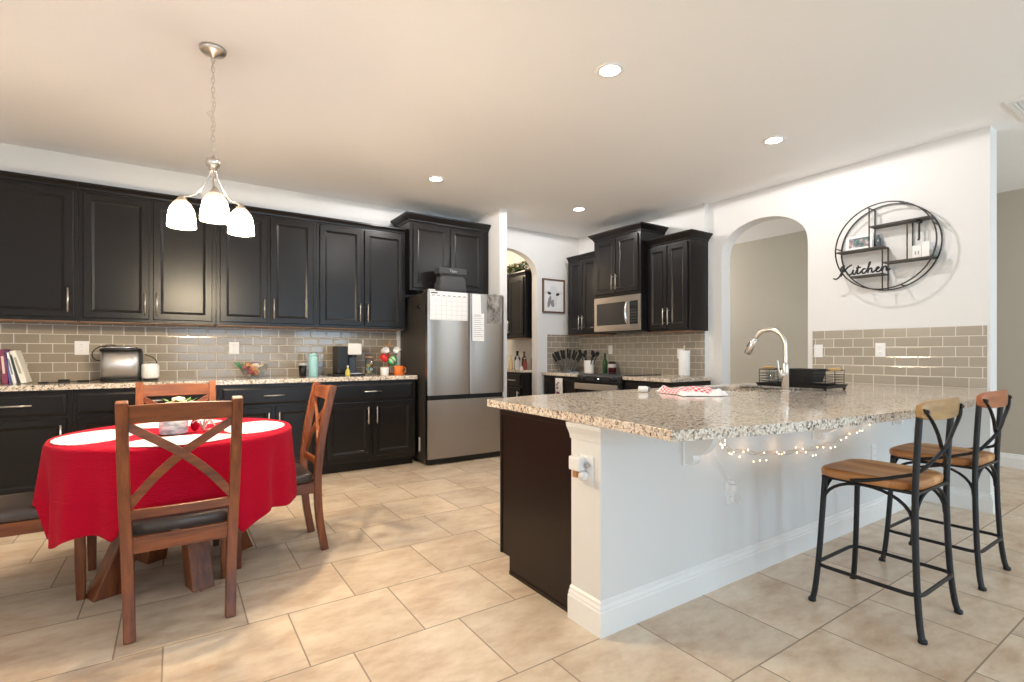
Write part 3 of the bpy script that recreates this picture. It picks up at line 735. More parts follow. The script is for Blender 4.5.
def placemat(label, x, y, rz, a=.24, b=.125):
    m = MB(); n = 72; ring = []
    for k in range(n):
        t_ = 2 * PI * k / n; ca, sa = math.cos(t_), math.sin(t_)
        s_ = 1 + .018 * math.cos(k * PI * 2 / 3)
        px, py = a * ca * s_, b * sa * (abs(sa) ** .25) * s_
        ring.append((x + px * math.cos(rz) - py * math.sin(rz), y + px * math.sin(rz) + py * math.cos(rz)))
    m.loft([[(p, q, .7632) for p, q in ring], [(p, q, .7662) for p, q in ring]], 0, False)
    tag(obj('placemat', m, M_MAT), label, 'placemat', 'white placemats on the red cloth')
placemat('white scalloped placemat on the near side, in front of the tin', .02, 2.885, .05, .235, .15)
placemat('white scalloped placemat at the left end of the table', -.33, 3.235, math.radians(80), .25, .155)
placemat('white scalloped placemat at the right end of the table', .375, 3.17, math.radians(75), .25, .15)
placemat('white scalloped placemat on the far side of the table', .0, 3.56, 0, .24, .15)
# centrepiece tin
mt = mat('patterned_tin', rough=.4); t = NT(mt); tc = t.n('TexCoord')
t.l(t.ramp(t.noise(t.mapping(tc.outputs['Object'], (1, 1, 3)), 16, 4).outputs[0], [(.38, (.30, .36, .42)), (.52, (.60, .68, .74)), (.62, (.82, .84, .86))]), t.b.inputs['Base Color'])
tn = thing('flower_tin', 'pale blue patterned tin full of cream blooms on the table', 'tin', (-.005, 3.13, .762))
obj('body', MB().lathe([(0, .767), (.060, .767), (.062, .77), (.066, .870), (.069, .873), (.066, .876), (.063, .874), (.058, .80), (0, .80)], (-.005, 3.13, 0), 28), mt, tn)
m = MB(); random.seed(3)
for k in range(34):
    a = random.uniform(0, 2 * PI); r = .082 * math.sqrt(random.random()); z = .895 + .045 * (1 - (r / .085) ** 2) + random.uniform(-.012, .008)
    c = (.02 + r * math.cos(a), 3.13 + r * math.sin(a), z); q = random.uniform(.013, .020)
    m.sphere(c, q, 8, 0, (1, 1, .6))
    for w_ in range(5): g = w_ * 1.257 + a; m.sphere((c[0] + q * math.cos(g), c[1] + q * math.sin(g), c[2] + .002), q * .55, 6, 0, (1, 1, .5))
m.lathe([(.0, .80), (.05, .80), (.062, .885), (0, .90)], (.0, 3.13, 0), 14)
obj('blooms', m, mat('cream_petals', (.80, .66, .48), .8), tn, kind='stuff')
m = MB()
for k in range(7):
    a = k * .9; p = Vector((.02 + .045 * math.cos(a), 3.13 + .045 * math.sin(a), .925)); d = Vector((math.cos(a), math.sin(a), .6)) * .035; s_ = Vector((-d.y, d.x, 0)) * .35
    m.add([p, p + d * .5 + s_, p + d, p + d * .5 - s_], [(0, 1, 2, 3)])
obj('leaves', m, mat('leaf_green', (.06, .14, .03), .6), tn, solid=.001, kind='stuff')
# ring of shiny flatware/ornament beside the tin
orn = thing('ornament', 'small red and silver ornament beside the tin', 'ornament', (.12, 3.15, .762))
obj('bow', MB().sphere((.088, 3.16, .798), .026, 12, 0, (.8, .8, 1.25)), M_RED, orn)
m = MB()
for k in range(9):
    a = k * .7; m.tube(smooth_path([(.125, 3.16, .768), (.125 + .03 * math.cos(a), 3.16 + .03 * math.sin(a), .82), (.125 + .055 * math.cos(a), 3.16 + .05 * math.sin(a), .79 + .004 * k)], 4), .004, 6)
obj('ribbon_loops', m, mat('silver_ribbon', (.7, .68, .7), .25, .8), orn)
obj('card', MB().bar((.14, 3.17, .770), (.21, 3.11, .782), .06, .002), mat('pink_print', (.75, .62, .62), .6), orn)

# ================================================================ bar stools
def make_stool(label, backmat, backlabel):
    t = thing('bar_stool', label, 'bar stool', (0, 0, 0), 0, 'iron and wood stools at the peninsula')
    sec = [(-.013, -.013), (.013, -.013), (.013, .013), (-.013, .013)]
    oval = [(.016 * math.cos(k * PI / 5), .012 * math.sin(k * PI / 5)) for k in range(10)]
    # four legs; the rear pair runs up to carry the back
    for s in (-1, 1):
        p = smooth_path([(s * .215, -.225, .0), (s * .205, -.212, .06), (s * .193, -.198, .22), (s * .185, -.190, .45), (s * .183, -.190, .62), (s * .186, -.198, .80), (s * .190, -.208, .955)], 4)
        l = obj('leg', MB().sweep(p, oval, up=(0, 1, 0), scales=[1.15, 1.05] + [1.0] * (len(p) - 2)), M_IRON, t)
        obj('foot_pad', MB().lathe([(.015, 0), (.017, .003), (.0165, .014), (.012, .018)], (s * .214, -.224, 0), 12), M_BLACK, l)
        p = smooth_path([(s * .215, .205, .0), (s * .205, .195, .06), (s * .193, .183, .22), (s * .180, .172, .45), (s * .172, .166, .60)], 4)
        l = obj('leg', MB().sweep(p, oval, up=(0, 1, 0), scales=[1.15, 1.05] + [1.0] * (len(p) - 2)), M_IRON, t)
        obj('foot_pad', MB().lathe([(.015, 0), (.017, .003), (.0165, .014), (.012, .018)], (s * .214, .204, 0), 12), M_BLACK, l)
    z = .178; a, b, c = .205, .205, .05
    ring = []
    for cx, cy, a0 in ((a - c, b - c, 0), (-a + c, b - c, 90), (-a + c, -b + c, 180), (a - c, -b + c, 270)):
        for k in range(5):
            g = math.radians(a0 + 22.5 * k); ring.append((cx + c * math.cos(g), cy + c * math.sin(g) - .007, z))
    obj('footrest_ring', MB().tube(ring, .0085, 8, closed=True), M_IRON, t)
    # arched braces, one per side
    for q in range(4):
        R = Matrix.Rotation(q * PI / 2, 4, 'Z')
        pts = []
        for k in range(17):
            g = PI * k / 16; v_ = R @ Vector((-.183 * math.cos(g), -.186, .452 + .138 * math.sin(g) ** .8)); v_.y *= .93 if v_.y > 0 else 1.0; v_.x *= .985; pts.append(v_)
        obj('arch_brace', MB().sweep(pts, [(.010 * math.cos(k * PI / 4), .007 * math.sin(k * PI / 4)) for k in range(8)], up=(0, 0, 1)), M_IRON, t)
    obj('seat_frame', MB().box((-.185, -.19, .588), (-.165, .175, .600)).box((.165, -.19, .588), (.185, .175, .600)).box((-.18, .155, .588), (.18, .175, .600)).box((-.18, -.2, .588), (.18, -.18, .600)), M_IRON, t)
    # seat: dished plank seat with rounded front corners, rear notches for the posts
    m = MB(); n = 40; R_ = []
    def outline(o):
        pts = []
        for k in range(n):
            g = 2 * PI * k / n; e = .38
            x = math.copysign(abs(math.cos(g)) ** e, math.cos(g)) * (.208 - o); y = math.copysign(abs(math.sin(g)) ** e, math.sin(g)) * (.200 - o)
            if y < 0: x *= 1 - .10 * (-y / .2) ** 2
            pts.append((x, y - .0))
        return pts
    for zz, o in ((.600, .010), (.604, .002), (.628, .0), (.637, .006), (.640, .020)):
        R_.append([(x, y, zz) for x, y in outline(o)])
    for f_, dz in ((.75, .634), (.45, .629), (.15, .628)):
        R_.append([(x * f_, y * f_, dz) for x, y in outline(.02)])
    m.loft(R_); obj('seat', m, M_SEAT, t)
    # curved wooden back board held in front of the posts
    m = MB(); R_ = []
    for k in range(21):
        u = -1 + k / 10; x = .225 * u; y = -.214 - .028 * (1 - u * u)
        hh = .042 * (1 - abs(u) ** 6 * .45); zc = .943
        R_.append([(x, y - .010, zc - hh), (x, y + .010, zc - hh), (x, y + .012, zc), (x, y + .010, zc + hh), (x, y - .010, zc + hh), (x, y - .012, zc)])
    m.loft(R_, 0, True); obj('backrest', m, backmat, t, bevel=.003, label=backlabel)
    for s in (-1, 1):
        p = smooth_path([(s * .218, -.228, .950), (s * .17, -.240, .905), (s * .09, -.238, .840), (0, -.230 - .006 * s, .775), (s * -.09, -.212, .715), (s * -.150, -.185, .675), (s * -.185, -.12, .65), (s * -.215, -.04, .625), (s * -.213, .04, .606)], 4)
        obj('cross_bar', MB().sweep(p, [(.0045 * math.cos(k * PI / 4), .0085 * math.sin(k * PI / 4)) for k in range(8)], up=(0, 1, .2)), M_IRON, t)
    for s in (-1, 1): obj('bolt', MB().lathe([(.011, -.006), (.011, 0), (.006, .005)], (s * .206, -.240, .940), 10, axis='y'), M_IRON, t)
    return t
st = make_stool('black iron bar stool nearest the viewer, with a pale wooden back board', M_BACKA, 'pale yellowish wood back board')
st.location = (2.742, 1.005, 0)
st2 = make_stool('black iron bar stool farther along the bar, with a reddish back board', M_BACKB, 'reddish brown wood back board')
st2.location = (3.555, 1.015, 0)

# ================================================================ chandelier and ceiling fittings
CX, CY = CH
ch_ = thing('chandelier', 'brushed nickel chandelier with three white glass shades over the table', 'chandelier', (CX, CY, H))
obj('canopy', MB().lathe([(.0, H), (.066, H), (.066, H - .012), (.055, H - .024), (.02, H - .032), (.012, H - .045), (0, H - .045)], (CX, CY, 0), 28), M_NICKEL, ch_)
m = MB(); z = H - .045; k = 0
while z > 2.27:
    L = .034; ax = (1, 0) if k % 2 == 0 else (0, 1)
    pts = [(CX + ax[0] * .0085 * math.cos(g), CY + ax[1] * .0085 * math.cos(g), z - L / 2 + (L / 2) * math.sin(g)) for g in [2 * PI * q / 10 for q in range(10)]]
    m.tube(pts, .0022, 5, closed=True); z -= L - .007; k += 1
obj('chain', m, M_NICKEL, ch_)
m = MB(); pts = []
for q in range(90):
    f = q / 89; g = f * 2 * PI * 4.5; e = math.sin(PI * f)
    pts.append((CX + (.007 + .022 * math.exp(-((f - .55) / .08) ** 2)) * math.cos(g), CY + (.007 + .016 * math.exp(-((f - .55) / .08) ** 2)) * math.sin(g), H - .04 - f * (H - .04 - 2.24)))
m.tube(pts, .0018, 5); obj('cord', m, mat('pale_cord', (.7, .62, .5), .5), ch_)
obj('hub', MB().lathe([(0, 2.262), (.010, 2.262), (.012, 2.25), (.034, 2.246), (.036, 2.235), (.034, 2.214), (.022, 2.206), (.018, 2.19), (.008, 2.18), (0, 2.178)], (CX, CY, 0), 24), M_NICKEL, ch_)
SH = [(.020, .165), (.034, .160), (.050, .140), (.064, .105), (.072, .060), (.075, .012), (.076, 0), (.073, .0), (.071, .012), (.068, .058), (.060, .102), (.046, .136), (.030, .154), (.018, .158)]
for k in range(3):
    g = math.radians(-90 + 120 * k); d = Vector((math.cos(g), math.sin(g), 0)); c = Vector((CX, CY, 0)); R = .167
    P = lambda r, z: c + d * r + Vector((0, 0, z))
    arm = obj('arm', MB().tube(smooth_path([P(.014, 2.205), P(.022, 2.16), P(.050, 2.105), P(.085, 2.065), P(.125, 2.045), P(R + .012, 2.040)], 5), .0055, 8), M_NICKEL, ch_)
    obj('brace', MB().tube(smooth_path([P(.085, 2.065), P(.06, 2.045), P(.03, 2.03), P(0, 2.026)], 5), .004, 8), M_NICKEL, arm)
    obj('socket_cup', MB().lathe([(.0, 2.048), (.012, 2.048), (.016, 2.035), (.024, 2.028), (.026, 2.012), (.022, 2.006), (0, 2.006)], tuple(c + d * R), 18), M_NICKEL, arm)
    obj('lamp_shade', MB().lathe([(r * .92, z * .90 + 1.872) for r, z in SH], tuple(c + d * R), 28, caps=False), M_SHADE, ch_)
    obj('bulb', MB().sphere(tuple(c + d * R + Vector((0, 0, 1.945))), .024, 12, 0, (1, 1, 1.4)), M_LENS, ch_)
for i, (x, y) in enumerate(CANS):
    r = thing('ceiling_light', ['recessed round ceiling light nearest the viewer, top centre', 'recessed round ceiling light above the stool side of the peninsula, right', 'recessed round ceiling light in front of the refrigerator cabinet', 'recessed round ceiling light above the range, far centre'][i], 'ceiling light', (x, y, H), 0, 'recessed ceiling lights')
    obj('trim_ring', MB().lathe([(.060, H - .001), (.085, H - .001), (.085, H - .005), (.078, H - .008), (.060, H - .006)], (x, y, 0), 32, caps=False), M_TRIM, r)
    obj('lens', MB().lathe([(0, H - .003), (.061, H - .003), (.061, H - .001), (0, H - .001)], (x, y, 0), 32), M_LENS, r)
vt = thing('ceiling_vent', 'white ceiling air vent at the upper right edge', 'vent', (4.85, .88, H))
obj('frame', MB().prism([(4.62, .76), (5.10, .76), (5.10, .98), (4.62, .98)], H - .012, H - .0005, 'xy', holes=[[(4.65, .79), (5.07, .79), (5.07, .95), (4.65, .95)]]), M_TRIM, vt, bevel=.002)
m = MB()
for k in range(7): y = .80 + k * .022; m.add([(4.65, y, H - .002), (5.07, y, H - .002), (5.07, y + .014, H - .012), (4.65, y + .014, H - .012)], [(0, 1, 2, 3)])
obj('louvres', m, M_TRIM, vt, solid=.0015)

# ================================================================ outlets and switches
def plate(name, label, cat, c, N, kind, w=.074, h=.117, group=None):
    c = Vector(c); N = Vector(N); U = Vector((0, 0, 1)).cross(N); V = Vector((0, 0, 1))
    t = thing(name, label, cat, tuple(c), 0, group)
    def B(m, u0, u1, v0, v1, n0, n1):
        m.loft([[c + U * a + V * b + N * n for a, b in ((u0, v0), (u1, v0), (u1, v1), (u0, v1))] for n in (n0, n1)], 0, False); return m
    obj('cover_plate', B(MB(), -w / 2, w / 2, -h / 2, h / 2, 0, .006), M_WHITE, t, bevel=.002)
    if kind == 'outlet':
        for s in (-1, 1):
            so = obj('socket', B(MB(), -.017, .017, s * .026 - .015, s * .026 + .015, .005, .0085), M_WHITE, t, bevel=.002)
            m = MB()
            for q in (-.006, .006): B(m, q - .0012, q + .0012, s * .026 - .002, s * .026 + .007, .008, .0089)
            obj('slots', m, M_PRINT, so)
    else:
        n = 2 if kind == 'double' else 1
        for k in range(n):
            u = (k - (n - 1) / 2) * .046
            obj('rocker', B(MB(), u - .016, u + .016, -.033, .033, .005, .009), M_WHITE, t, bevel=.002)
    return t
plate('wall_outlet', 'white outlet on the back tiles left of the toaster', 'outlet', (-.66, YB - .008, 1.223), (0, -1, 0), 'outlet', .095)
plate('light_switch', 'white switch plate on the back tiles above the glass bowl', 'switch', (.48, YB - .008, 1.229), (0, -1, 0), 'single', .085)
plate('wall_outlet', 'white outlet on the tiles above the green bottle, behind the range', 'outlet', (4.922, 4.963, 1.225), (-1, 0, 0), 'outlet')
plate('wall_outlet', 'white outlet on the tiles behind the paper towel roll', 'outlet', (4.922, 3.82, 1.17), (-1, 0, 0), 'outlet', .095)
plate('light_switch', 'white switch plate on the tiles beside the right arch', 'switch', (XR - .008, 2.33, 1.199), (-1, 0, 0), 'single')
plate('wall_outlet', 'white outlet on the right wall tiles under the round shelf', 'outlet', (XR - .008, 1.833, 1.206), (-1, 0, 0), 'outlet')
plate('wall_outlet', 'white outlet on the bar front with the fairy light cord plugged in', 'outlet', (2.384, 1.55, .461), (0, -1, 0), 'outlet')
plate('wall_outlet', 'white outlet on the bar front behind the first stool', 'outlet', (4.10, 1.55, .48), (0, -1, 0), 'outlet')
plate('wall_outlet', 'white outlet on the narrow end post of the peninsula, with a plug in it', 'outlet', (1.48, 1.632, .675), (-1, 0, 0), 'outlet', .085, .125)
pg = thing('plug_adapter', 'white plug-in device on the end post outlet', 'plug', (1.47, 1.66, .70))
obj('body', MB().box((1.430, 1.632, .672), (1.4735, 1.70, .732)), M_WHITE, pg, bevel=.006)
obj('round_cap', MB().lathe([(0, 0), (.018, 0), (.018, .026), (.012, .034), (0, .034)], (1.4385, 1.627, .655), 16, axis='x'), M_WHITE, pg)
obj('small_dial', MB().lathe([(0, -.004), (.012, -.004), (.012, .004), (0, .004)], (1.462, 1.617, .70), 14, axis='x'), mat('silver_plastic', (.5, .5, .52), .3, .5), pg)
obj('amber_window', MB().box((1.440, 1.66, .64), (1.462, 1.685, .67)), mat('amber_plastic', (.45, .22, .10), .3), pg, bevel=.003)

# corbels under the bar overhang
for x, lb in ((2.04, 'white curved corbel under the bar top, nearest the post'), (3.27, 'white curved corbel under the middle of the bar top'), (4.45, 'white curved corbel under the bar top, behind the far stool')):
    t = thing('corbel', lb, 'bracket', (x, 1.55, .66), 0, 'corbels under the bar top')
    prof = [(1.549, .875), (1.549, .655), (1.50, .655), (1.49, .675), (1.495, .70)] + [(1.495 - .115 * math.sin(g), .70 + .145 * (1 - math.cos(g))) for g in [PI / 2 * k / 10 for k in range(1, 11)]] + [(1.365, .852), (1.365, .875)]
    m = MB().prism(prof, x - .024, x + .024, 'yz'); obj('bracket', m, M_TRIM, t, bevel=.003)
    obj('back_plate', MB().box((x - .034, 1.538, .645), (x + .034, 1.5495, .875)), M_TRIM, t, bevel=.003)

# fairy lights draped under the overhang
fl = thing('fairy_lights', 'string of warm fairy lights draped under the bar overhang', 'string lights', (2.9, 1.52, .6))
core = smooth_path([(2.12, 1.50, .845), (2.19, 1.50, .785), (2.32, 1.52, .70), (2.585, 1.535, .645), (2.887, 1.535, .612), (3.23, 1.535, .598), (3.55, 1.53, .63), (3.80, 1.50, .70), (4.0, 1.46, .78), (4.15, 1.44, .845)], 8)
random.seed(5); N = len(core)
cords = []
for s in range(2):
    pts = []
    for i, p in enumerate(core):
        pts.append(p + Vector((0, -abs(.004 * math.sin(i * 1.3 + s)), .012 * math.sin(i * .9 + s * 2.2))))
    cords.append(pts)
m = MB(); [m.tube(p, .0016, 5) for p in cords]; obj('cord', m, mat('clear_cord', (.62, .52, .42), .4), fl)
m = MB().tube(smooth_path([(2.384, 1.535, .49), (2.36, 1.53, .53), (2.25, 1.525, .66), (2.13, 1.52, .78), (2.12, 1.505, .845)], 5), .0018, 6); obj('lead', m, M_WHITE, fl)
obj('plug', MB().box((2.368, 1.515, .47), (2.402, 1.5425, .505)), M_WHITE, fl, bevel=.005)
m = MB().tube(smooth_path([(2.39, 1.515, .475), (2.40, 1.49, .44), (2.38, 1.50, .41), (2.36, 1.52, .43), (2.37, 1.51, .47)], 5), .0018, 6); obj('lead_loop', m, M_WHITE, fl)
bulb_me = None
for k in range(58):
    i = int(k * (N - 1) / 57); p = cords[k % 2][i]; j = Vector((random.uniform(-.015, .015), random.uniform(-.016, -.004), random.uniform(-.035, .02)))
    if bulb_me is None:
        b = obj('bulb', MB().sphere((0, 0, 0), .0032, 6, 0, (1, 1, 1.6)), M_FAIRY, None); bulb_me = b.data; b.parent = fl
    else: b = bpy.data.objects.new('bulb', bulb_me); COL.objects.link(b); b.parent = fl
    b.location = p + j - fl.location
for x in (2.2, 2.5, 2.8, 3.1, 3.4, 3.7, 4.0):
    light('fairy_glow', 'POINT', (x, 1.475, .62 + .10 * abs(x - 3.1)), .11, (1.0, .62, .32), .03)
# loose end of the string hanging behind the first stool back
m = MB().tube(smooth_path([(4.15, 1.44, .845), (4.35, 1.40, .80), (4.42, 1.40, .70), (4.40, 1.41, .62), (4.44, 1.40, .56)], 6), .0016, 5); obj('cord_end', m, MATS['clear_cord'], fl)

# ================================================================ things on the peninsula
ZT = .915
fc = thing('kitchen_faucet', 'tall gooseneck brushed nickel faucet on the peninsula', 'faucet', (3.5, 1.85, ZT))
obj('base_flange', MB().lathe([(0, ZT), (.030, ZT), (.030, ZT + .006), (.024, ZT + .012), (0, ZT + .012)], (3.5, 1.85, 0), 24), M_NICKEL, fc)
obj('body', MB().lathe([(.0, ZT + .01), (.023, ZT + .01), (.023, ZT + .16), (.020, ZT + .18), (.016, ZT + .20), (0, ZT + .20)], (3.5, 1.85, 0), 24), M_NICKEL, fc)
arc = [(3.5, 1.85, ZT + .17), (3.5, 1.85, ZT + .26)] + [(3.5, 1.965 - .115 * math.cos(g), ZT + .315 + .115 * math.sin(g)) for g in [PI * k / 12 for k in range(0, 11)]]
end = Vector(arc[-1]); dirv = Vector((0, .5, -.866))
obj('spout', MB().tube(smooth_path(arc, 3), .0145, 12), M_NICKEL, fc)
obj('spray_head', MB().tube([end, end + dirv * .012, end + dirv * .014, end + dirv * .06, end + dirv * .125, end + dirv * .130], .021, 16, scales=[.78, .78, .95, 1, 1.2, 1.0]), M_NICKEL, fc)
obj('spray_ring', MB().tube([end + dirv * .010, end + dirv * .016], .0165, 16), M_BLACK, fc)
obj('spray_button', MB().tube([end + dirv * .045 + Vector((-.008, .012, .010)), end + dirv * .085 + Vector((-.010, .014, .012))], .008, 8), M_BLACK, fc)
hd = obj('lever_hub', MB().tube([(3.5, 1.85, ZT + .115), (3.462, 1.872, ZT + .115)], .017, 14), M_NICKEL, fc)
obj('lever', MB().tube(smooth_path([(3.468, 1.869, ZT + .118), (3.458, 1.873, ZT + .15), (3.452, 1.878, ZT + .215)], 4), .0058, 8), M_NICKEL, hd)

dk = thing('dish_rack', 'black wire dish rack with wooden handles beside the faucet', 'dish rack', (3.93, 1.98, ZT))
RX0, RX1, RY0, RY1 = 3.76, 4.08, 1.70, 2.22
m = MB().loft([[(RX0 + o, RY0 + o, z), (RX1 - o, RY0 + o, z), (RX1 - o, RY1 - o, z), (RX0 + o, RY1 - o, z)] for o, z in ((.012, .928), (0, .952), (.004, .952), (.016, .933))], 0, False)
obj('drip_tray', m, M_BLACK, dk, bevel=.002)
for x, y in ((RX0 + .02, RY0 + .02), (RX1 - .02, RY0 + .02), (RX0 + .02, RY1 - .02), (RX1 - .02, RY1 - .02)):
    obj('foot', MB().lathe([(.007, ZT), (.009, ZT + .003), (.014, .93), (0, .93)], (x, y, 0), 10), M_BLACK, dk)
m = MB()
a0, a1, b0, b1 = RX0 + .02, RX1 - .02, RY0 + .02, RY1 - .02
for z in (.965, .985, 1.005, 1.025): m.tube([(a0, b0, z), (a1, b0, z), (a1, b1, z), (a0, b1, z)], .0022 if z < 1.04 else .003, 6, closed=True)
for x, y in ((a0, b0), (a1, b0), (a0, b1), (a1, b1), ((a0 + a1) / 2, b0), ((a0 + a1) / 2, b1), (a0, (b0 + b1) / 2), (a1, (b0 + b1) / 2)): m.tube([(x, y, .95), (x, y, 1.055)], .0026, 6)
for k in range(14): y = b0 + (b1 - b0) * (k + .5) / 14; m.tube([(a0, y, .965), (a0 + .1, y, .958), (a1, y, .965)], .002, 5)
m.tube([(a0, b0, 1.055), (a1, b0, 1.055), (a1, b1, 1.055), (a0, b1, 1.055)], .0035, 6, closed=True)
obj('wire_basket', m, M_IRON, dk)
for y0 in (b0, b1):
    obj('handle', MB().tube([(a0 + .06, y0, 1.062), (a0 + .07, y0, 1.064), (a1 - .07, y0, 1.064), (a1 - .06, y0, 1.062)], .011, 10, scales=[.7, 1, 1, .7]), mat('light_wood', (.62, .36, .12), .4), dk, label='light wooden grip')
m = MB().loft([[(a0 + o, b0 + .08 + o, z), (a1 - .08 - o, b0 + .08 + o, z), (a1 - .08 - o, b1 - .19 - o, z), (a0 + o, b1 - .19 - o, z)] for o, z in ((.02, .966), (0, 1.062), (-.006, 1.064), (.004, 1.060), (.024, .972))], 0, False)
tag(obj('plastic_basin', m, mat('dark_basin', (.018, .018, .018), .5), bevel=.003), 'black ribbed basin standing inside the dish rack', 'basin')
M_GL = mat('clear_glass', (.9, .93, .93), .05); t = NT(M_GL); tr_ = t.n('BsdfTransparent'); gl_ = t.n('BsdfGlossy'); gl_.inputs['Roughness'].default_value = .05
tr_.inputs[0].default_value = (.93, .95, .95, 1); lw_ = t.n('LayerWeight'); lw_.inputs[0].default_value = .25; fr_ = t.n('Math', operation='MULTIPLY_ADD'); t.l(lw_.outputs['Facing'], fr_.inputs[0]); fr_.inputs[1].default_value = .35; fr_.inputs[2].default_value = .04; mx_ = t.n('MixShader'); t.l(fr_.outputs[0], mx_.inputs[0]); t.l(tr_.outputs[0], mx_.inputs[1]); t.l(gl_.outputs[0], mx_.inputs[2])
t.l(mx_.outputs[0], t.t.nodes['Material Output'].inputs[0])
for y, lb in ((2.065, 'clear drinking glass in the dish rack nearer the basin'), (2.15, 'clear drinking glass in the dish rack nearer its left end')):
    tag(obj('drinking_glass', MB().lathe([(.0, .972), (.030, .972), (.034, 1.045), (.032, 1.045), (.028, .978), (0, .978)], (3.85, y, 0), 20), M_GL), lb, 'glass')
# drying mat and towel
mt = mat('grey_speckled_mat', rough=.9); t = NT(mt); tc = t.n('TexCoord')
t.l(t.ramp(t.noise(tc.outputs['Object'], 60, 4).outputs[0], [(.4, (.10, .09, .08)), (.6, (.35, .33, .31))]), t.b.inputs['Base Color'])
tag(obj('sponge_mat', MB().box((3.64, 1.86, ZT), (3.74, 2.28, ZT + .014)), mt, bevel=.005), 'dark speckled drying mat between faucet and dish rack', 'mat')
random.seed(11)
A, B, C_, D = Vector((2.73, 2.34, 0)), Vector((2.56, 1.96, 0)), Vector((2.84, 1.83, 0)), Vector((3.18, 2.18, 0))
def tow(u, v):
    # rumpled cloth: p over a skewed quad
    p = A.lerp(D, u).lerp(B.lerp(C_, u), v)
    e = min(u, 1 - u, v, 1 - v)
    h = .014 + .016 * math.sin(9 * u + 5 * v) * math.sin(7 * v - 3 * u + 1) + .010 * math.sin(21 * u - 8 * v) + .020 * math.exp(-((u - .45) ** 2 + (v - .25) ** 2) / .05)
    h = max(0, h) * min(1, e * 8) + .004
    return p + Vector((.02 * math.sin(8 * v + 2), .022 * math.sin(7 * u), ZT + h))
tag(obj('dish_towel', MB().grid(tow, 60, 44, uv=True), M_GING, solid=.003), 'rumpled red and white striped dish towel on the peninsula', 'towel')
sk = thing('salt_shaker', 'small white shaker with a dark cap lying beside the towel', 'shaker', (2.53, 2.34, ZT))
d = Vector((.8, -.6, 0)).normalized(); c = Vector((2.60, 2.36, ZT + .0215))
obj('body', MB().tube([c, c + d * .006, c + d * .05, c + d * .062], .021, 18, scales=[.85, 1, 1, .8]), M_CERAM, sk)
obj('cap', MB().tube([c + d * .062, c + d * .075, c + d * .078], .017, 18, scales=[1, .9, .6]), mat('grey_cap', (.15, .15, .16), .4), sk)

# ================================================================ things on the back wall counter
ZC = .945
cols = [(.62, .50, .34), (.85, .83, .80), (.22, .04, .09), (.10, .09, .30), (.80, .80, .82), (.04, .05, .05), (.78, .77, .70)]
labs = ['tan-spined book at the left edge of the back counter', 'white-spined upright book next to the tan one', 'maroon book in the middle of the leaning row', 'thin purple book between the maroon and white ones', 'white book leaning in front of the black one', 'thin black book between two pale leaning ones', 'thick cream book leaning at the right end of the row']
xb = -1.165; tilt = [0, 0, -.08, -.12, -.19, -.22, -.26]; wd = [.030, .040, .034, .014, .022, .016, .034]; ht = [.22, .245, .262, .25, .24, .225, .255]
for i in range(7):
    M = Matrix.Translation((xb, 5.28, ZC)) @ Matrix.Rotation(tilt[i], 4, 'Y')
    w, h, dd = wd[i], ht[i], .17; sgn = abs(math.sin(tilt[i]))
    M = Matrix.Translation((0, 0, .0005)) @ M
    t = thing('book', labs[i], 'book', (xb, 5.28, ZC), 0, 'books leaning on the back counter')
    cm = mat('book_cover_%d' % i, cols[i], .5)
    # cover wraps spine (front) and two boards
    obj('cover', MB(M).box((0, 0, 0), (.003, dd, h)).box((w - .003, 0, 0), (w, dd, h)).box((0, -.002, 0), (w, .003, h)), cm, t, bevel=.001)
    obj('pages', MB(M).box((.003, .003, .004), (w - .003, dd - .005, h - .004)), M_PAPER, t)
    if i in (1, 2, 4, 6): obj('spine_title', MB(M).box((w * .3, -.0028, h * .3), (w * .7, -.0019, h * .8)), mat('book_title_%d' % i, [(0, 0, 0), (.5, .42, .38), (.75, .6, .55), 0, (.2, .25, .3), 0, (.35, .35, .3)][i] or (0, 0, 0), .6), t)
    xb += w / math.cos(tilt[i]) + .0015 + (.012 if i == 1 else .004 if i in (2, 3, 4) else 0)
# stainless countertop appliance with black rim
ts = thing('toaster', 'oval stainless steel toaster with black rim and base on the back counter', 'toaster', (-.375, 5.33, ZC))
def oval(cx, cy, a, b, z, n=40, e=.75):
    return [(cx + a * math.copysign(abs(math.cos(2 * PI * k / n)) ** e, math.cos(2 * PI * k / n)), cy + b * math.copysign(abs(math.sin(2 * PI * k / n)) ** e, math.sin(2 * PI * k / n)), z) for k in range(n)]
tx, ty = -.375, 5.34
obj('base', MB().loft([oval(tx, ty, a, b, z) for a, b, z in ((.135, .095, ZC), (.142, .10, ZC + .006), (.142, .10, ZC + .024))]), M_BLACK, ts)
obj('shell', MB().loft([oval(tx, ty, a, b, z) for a, b, z in ((.136, .094, ZC + .024), (.134, .092, ZC + .25))]), mat('polished_steel', (.66, .65, .65), .42, 1), ts)
obj('rim', MB().loft([oval(tx, ty, a, b, z) for a, b, z in ((.142, .10, ZC + .25), (.142, .10, ZC + .268), (.135, .093, ZC + .274))]), M_BLACK, ts)
obj('lid_band', MB().loft([oval(tx, ty, a, b, z) for a, b, z in ((.120, .08, ZC + .272), (.118, .078, ZC + .284), (.10, .065, ZC + .288))]), M_CHROME, ts)
obj('end_panel', MB().box((tx + .128, ty - .05, ZC + .03), (tx + .146, ty + .05, ZC + .25)), M_BLACK, ts, bevel=.005)
m = MB().tube(smooth_path([(-.50, 5.36, ZC + .262), (-.48, 5.40, ZC + .30), (-.42, 5.44, ZC + .30)], 5), .004, 6)
m.tube(smooth_path([(-.46, 5.44, ZC + .288), (-.52, 5.45, ZC + .29), (-.565, 5.45, ZC + .255), (-.575, 5.45, ZC + .21), (-.55, 5.45, ZC + .175), (-.52, 5.45, ZC + .17)], 5), .004, 6)
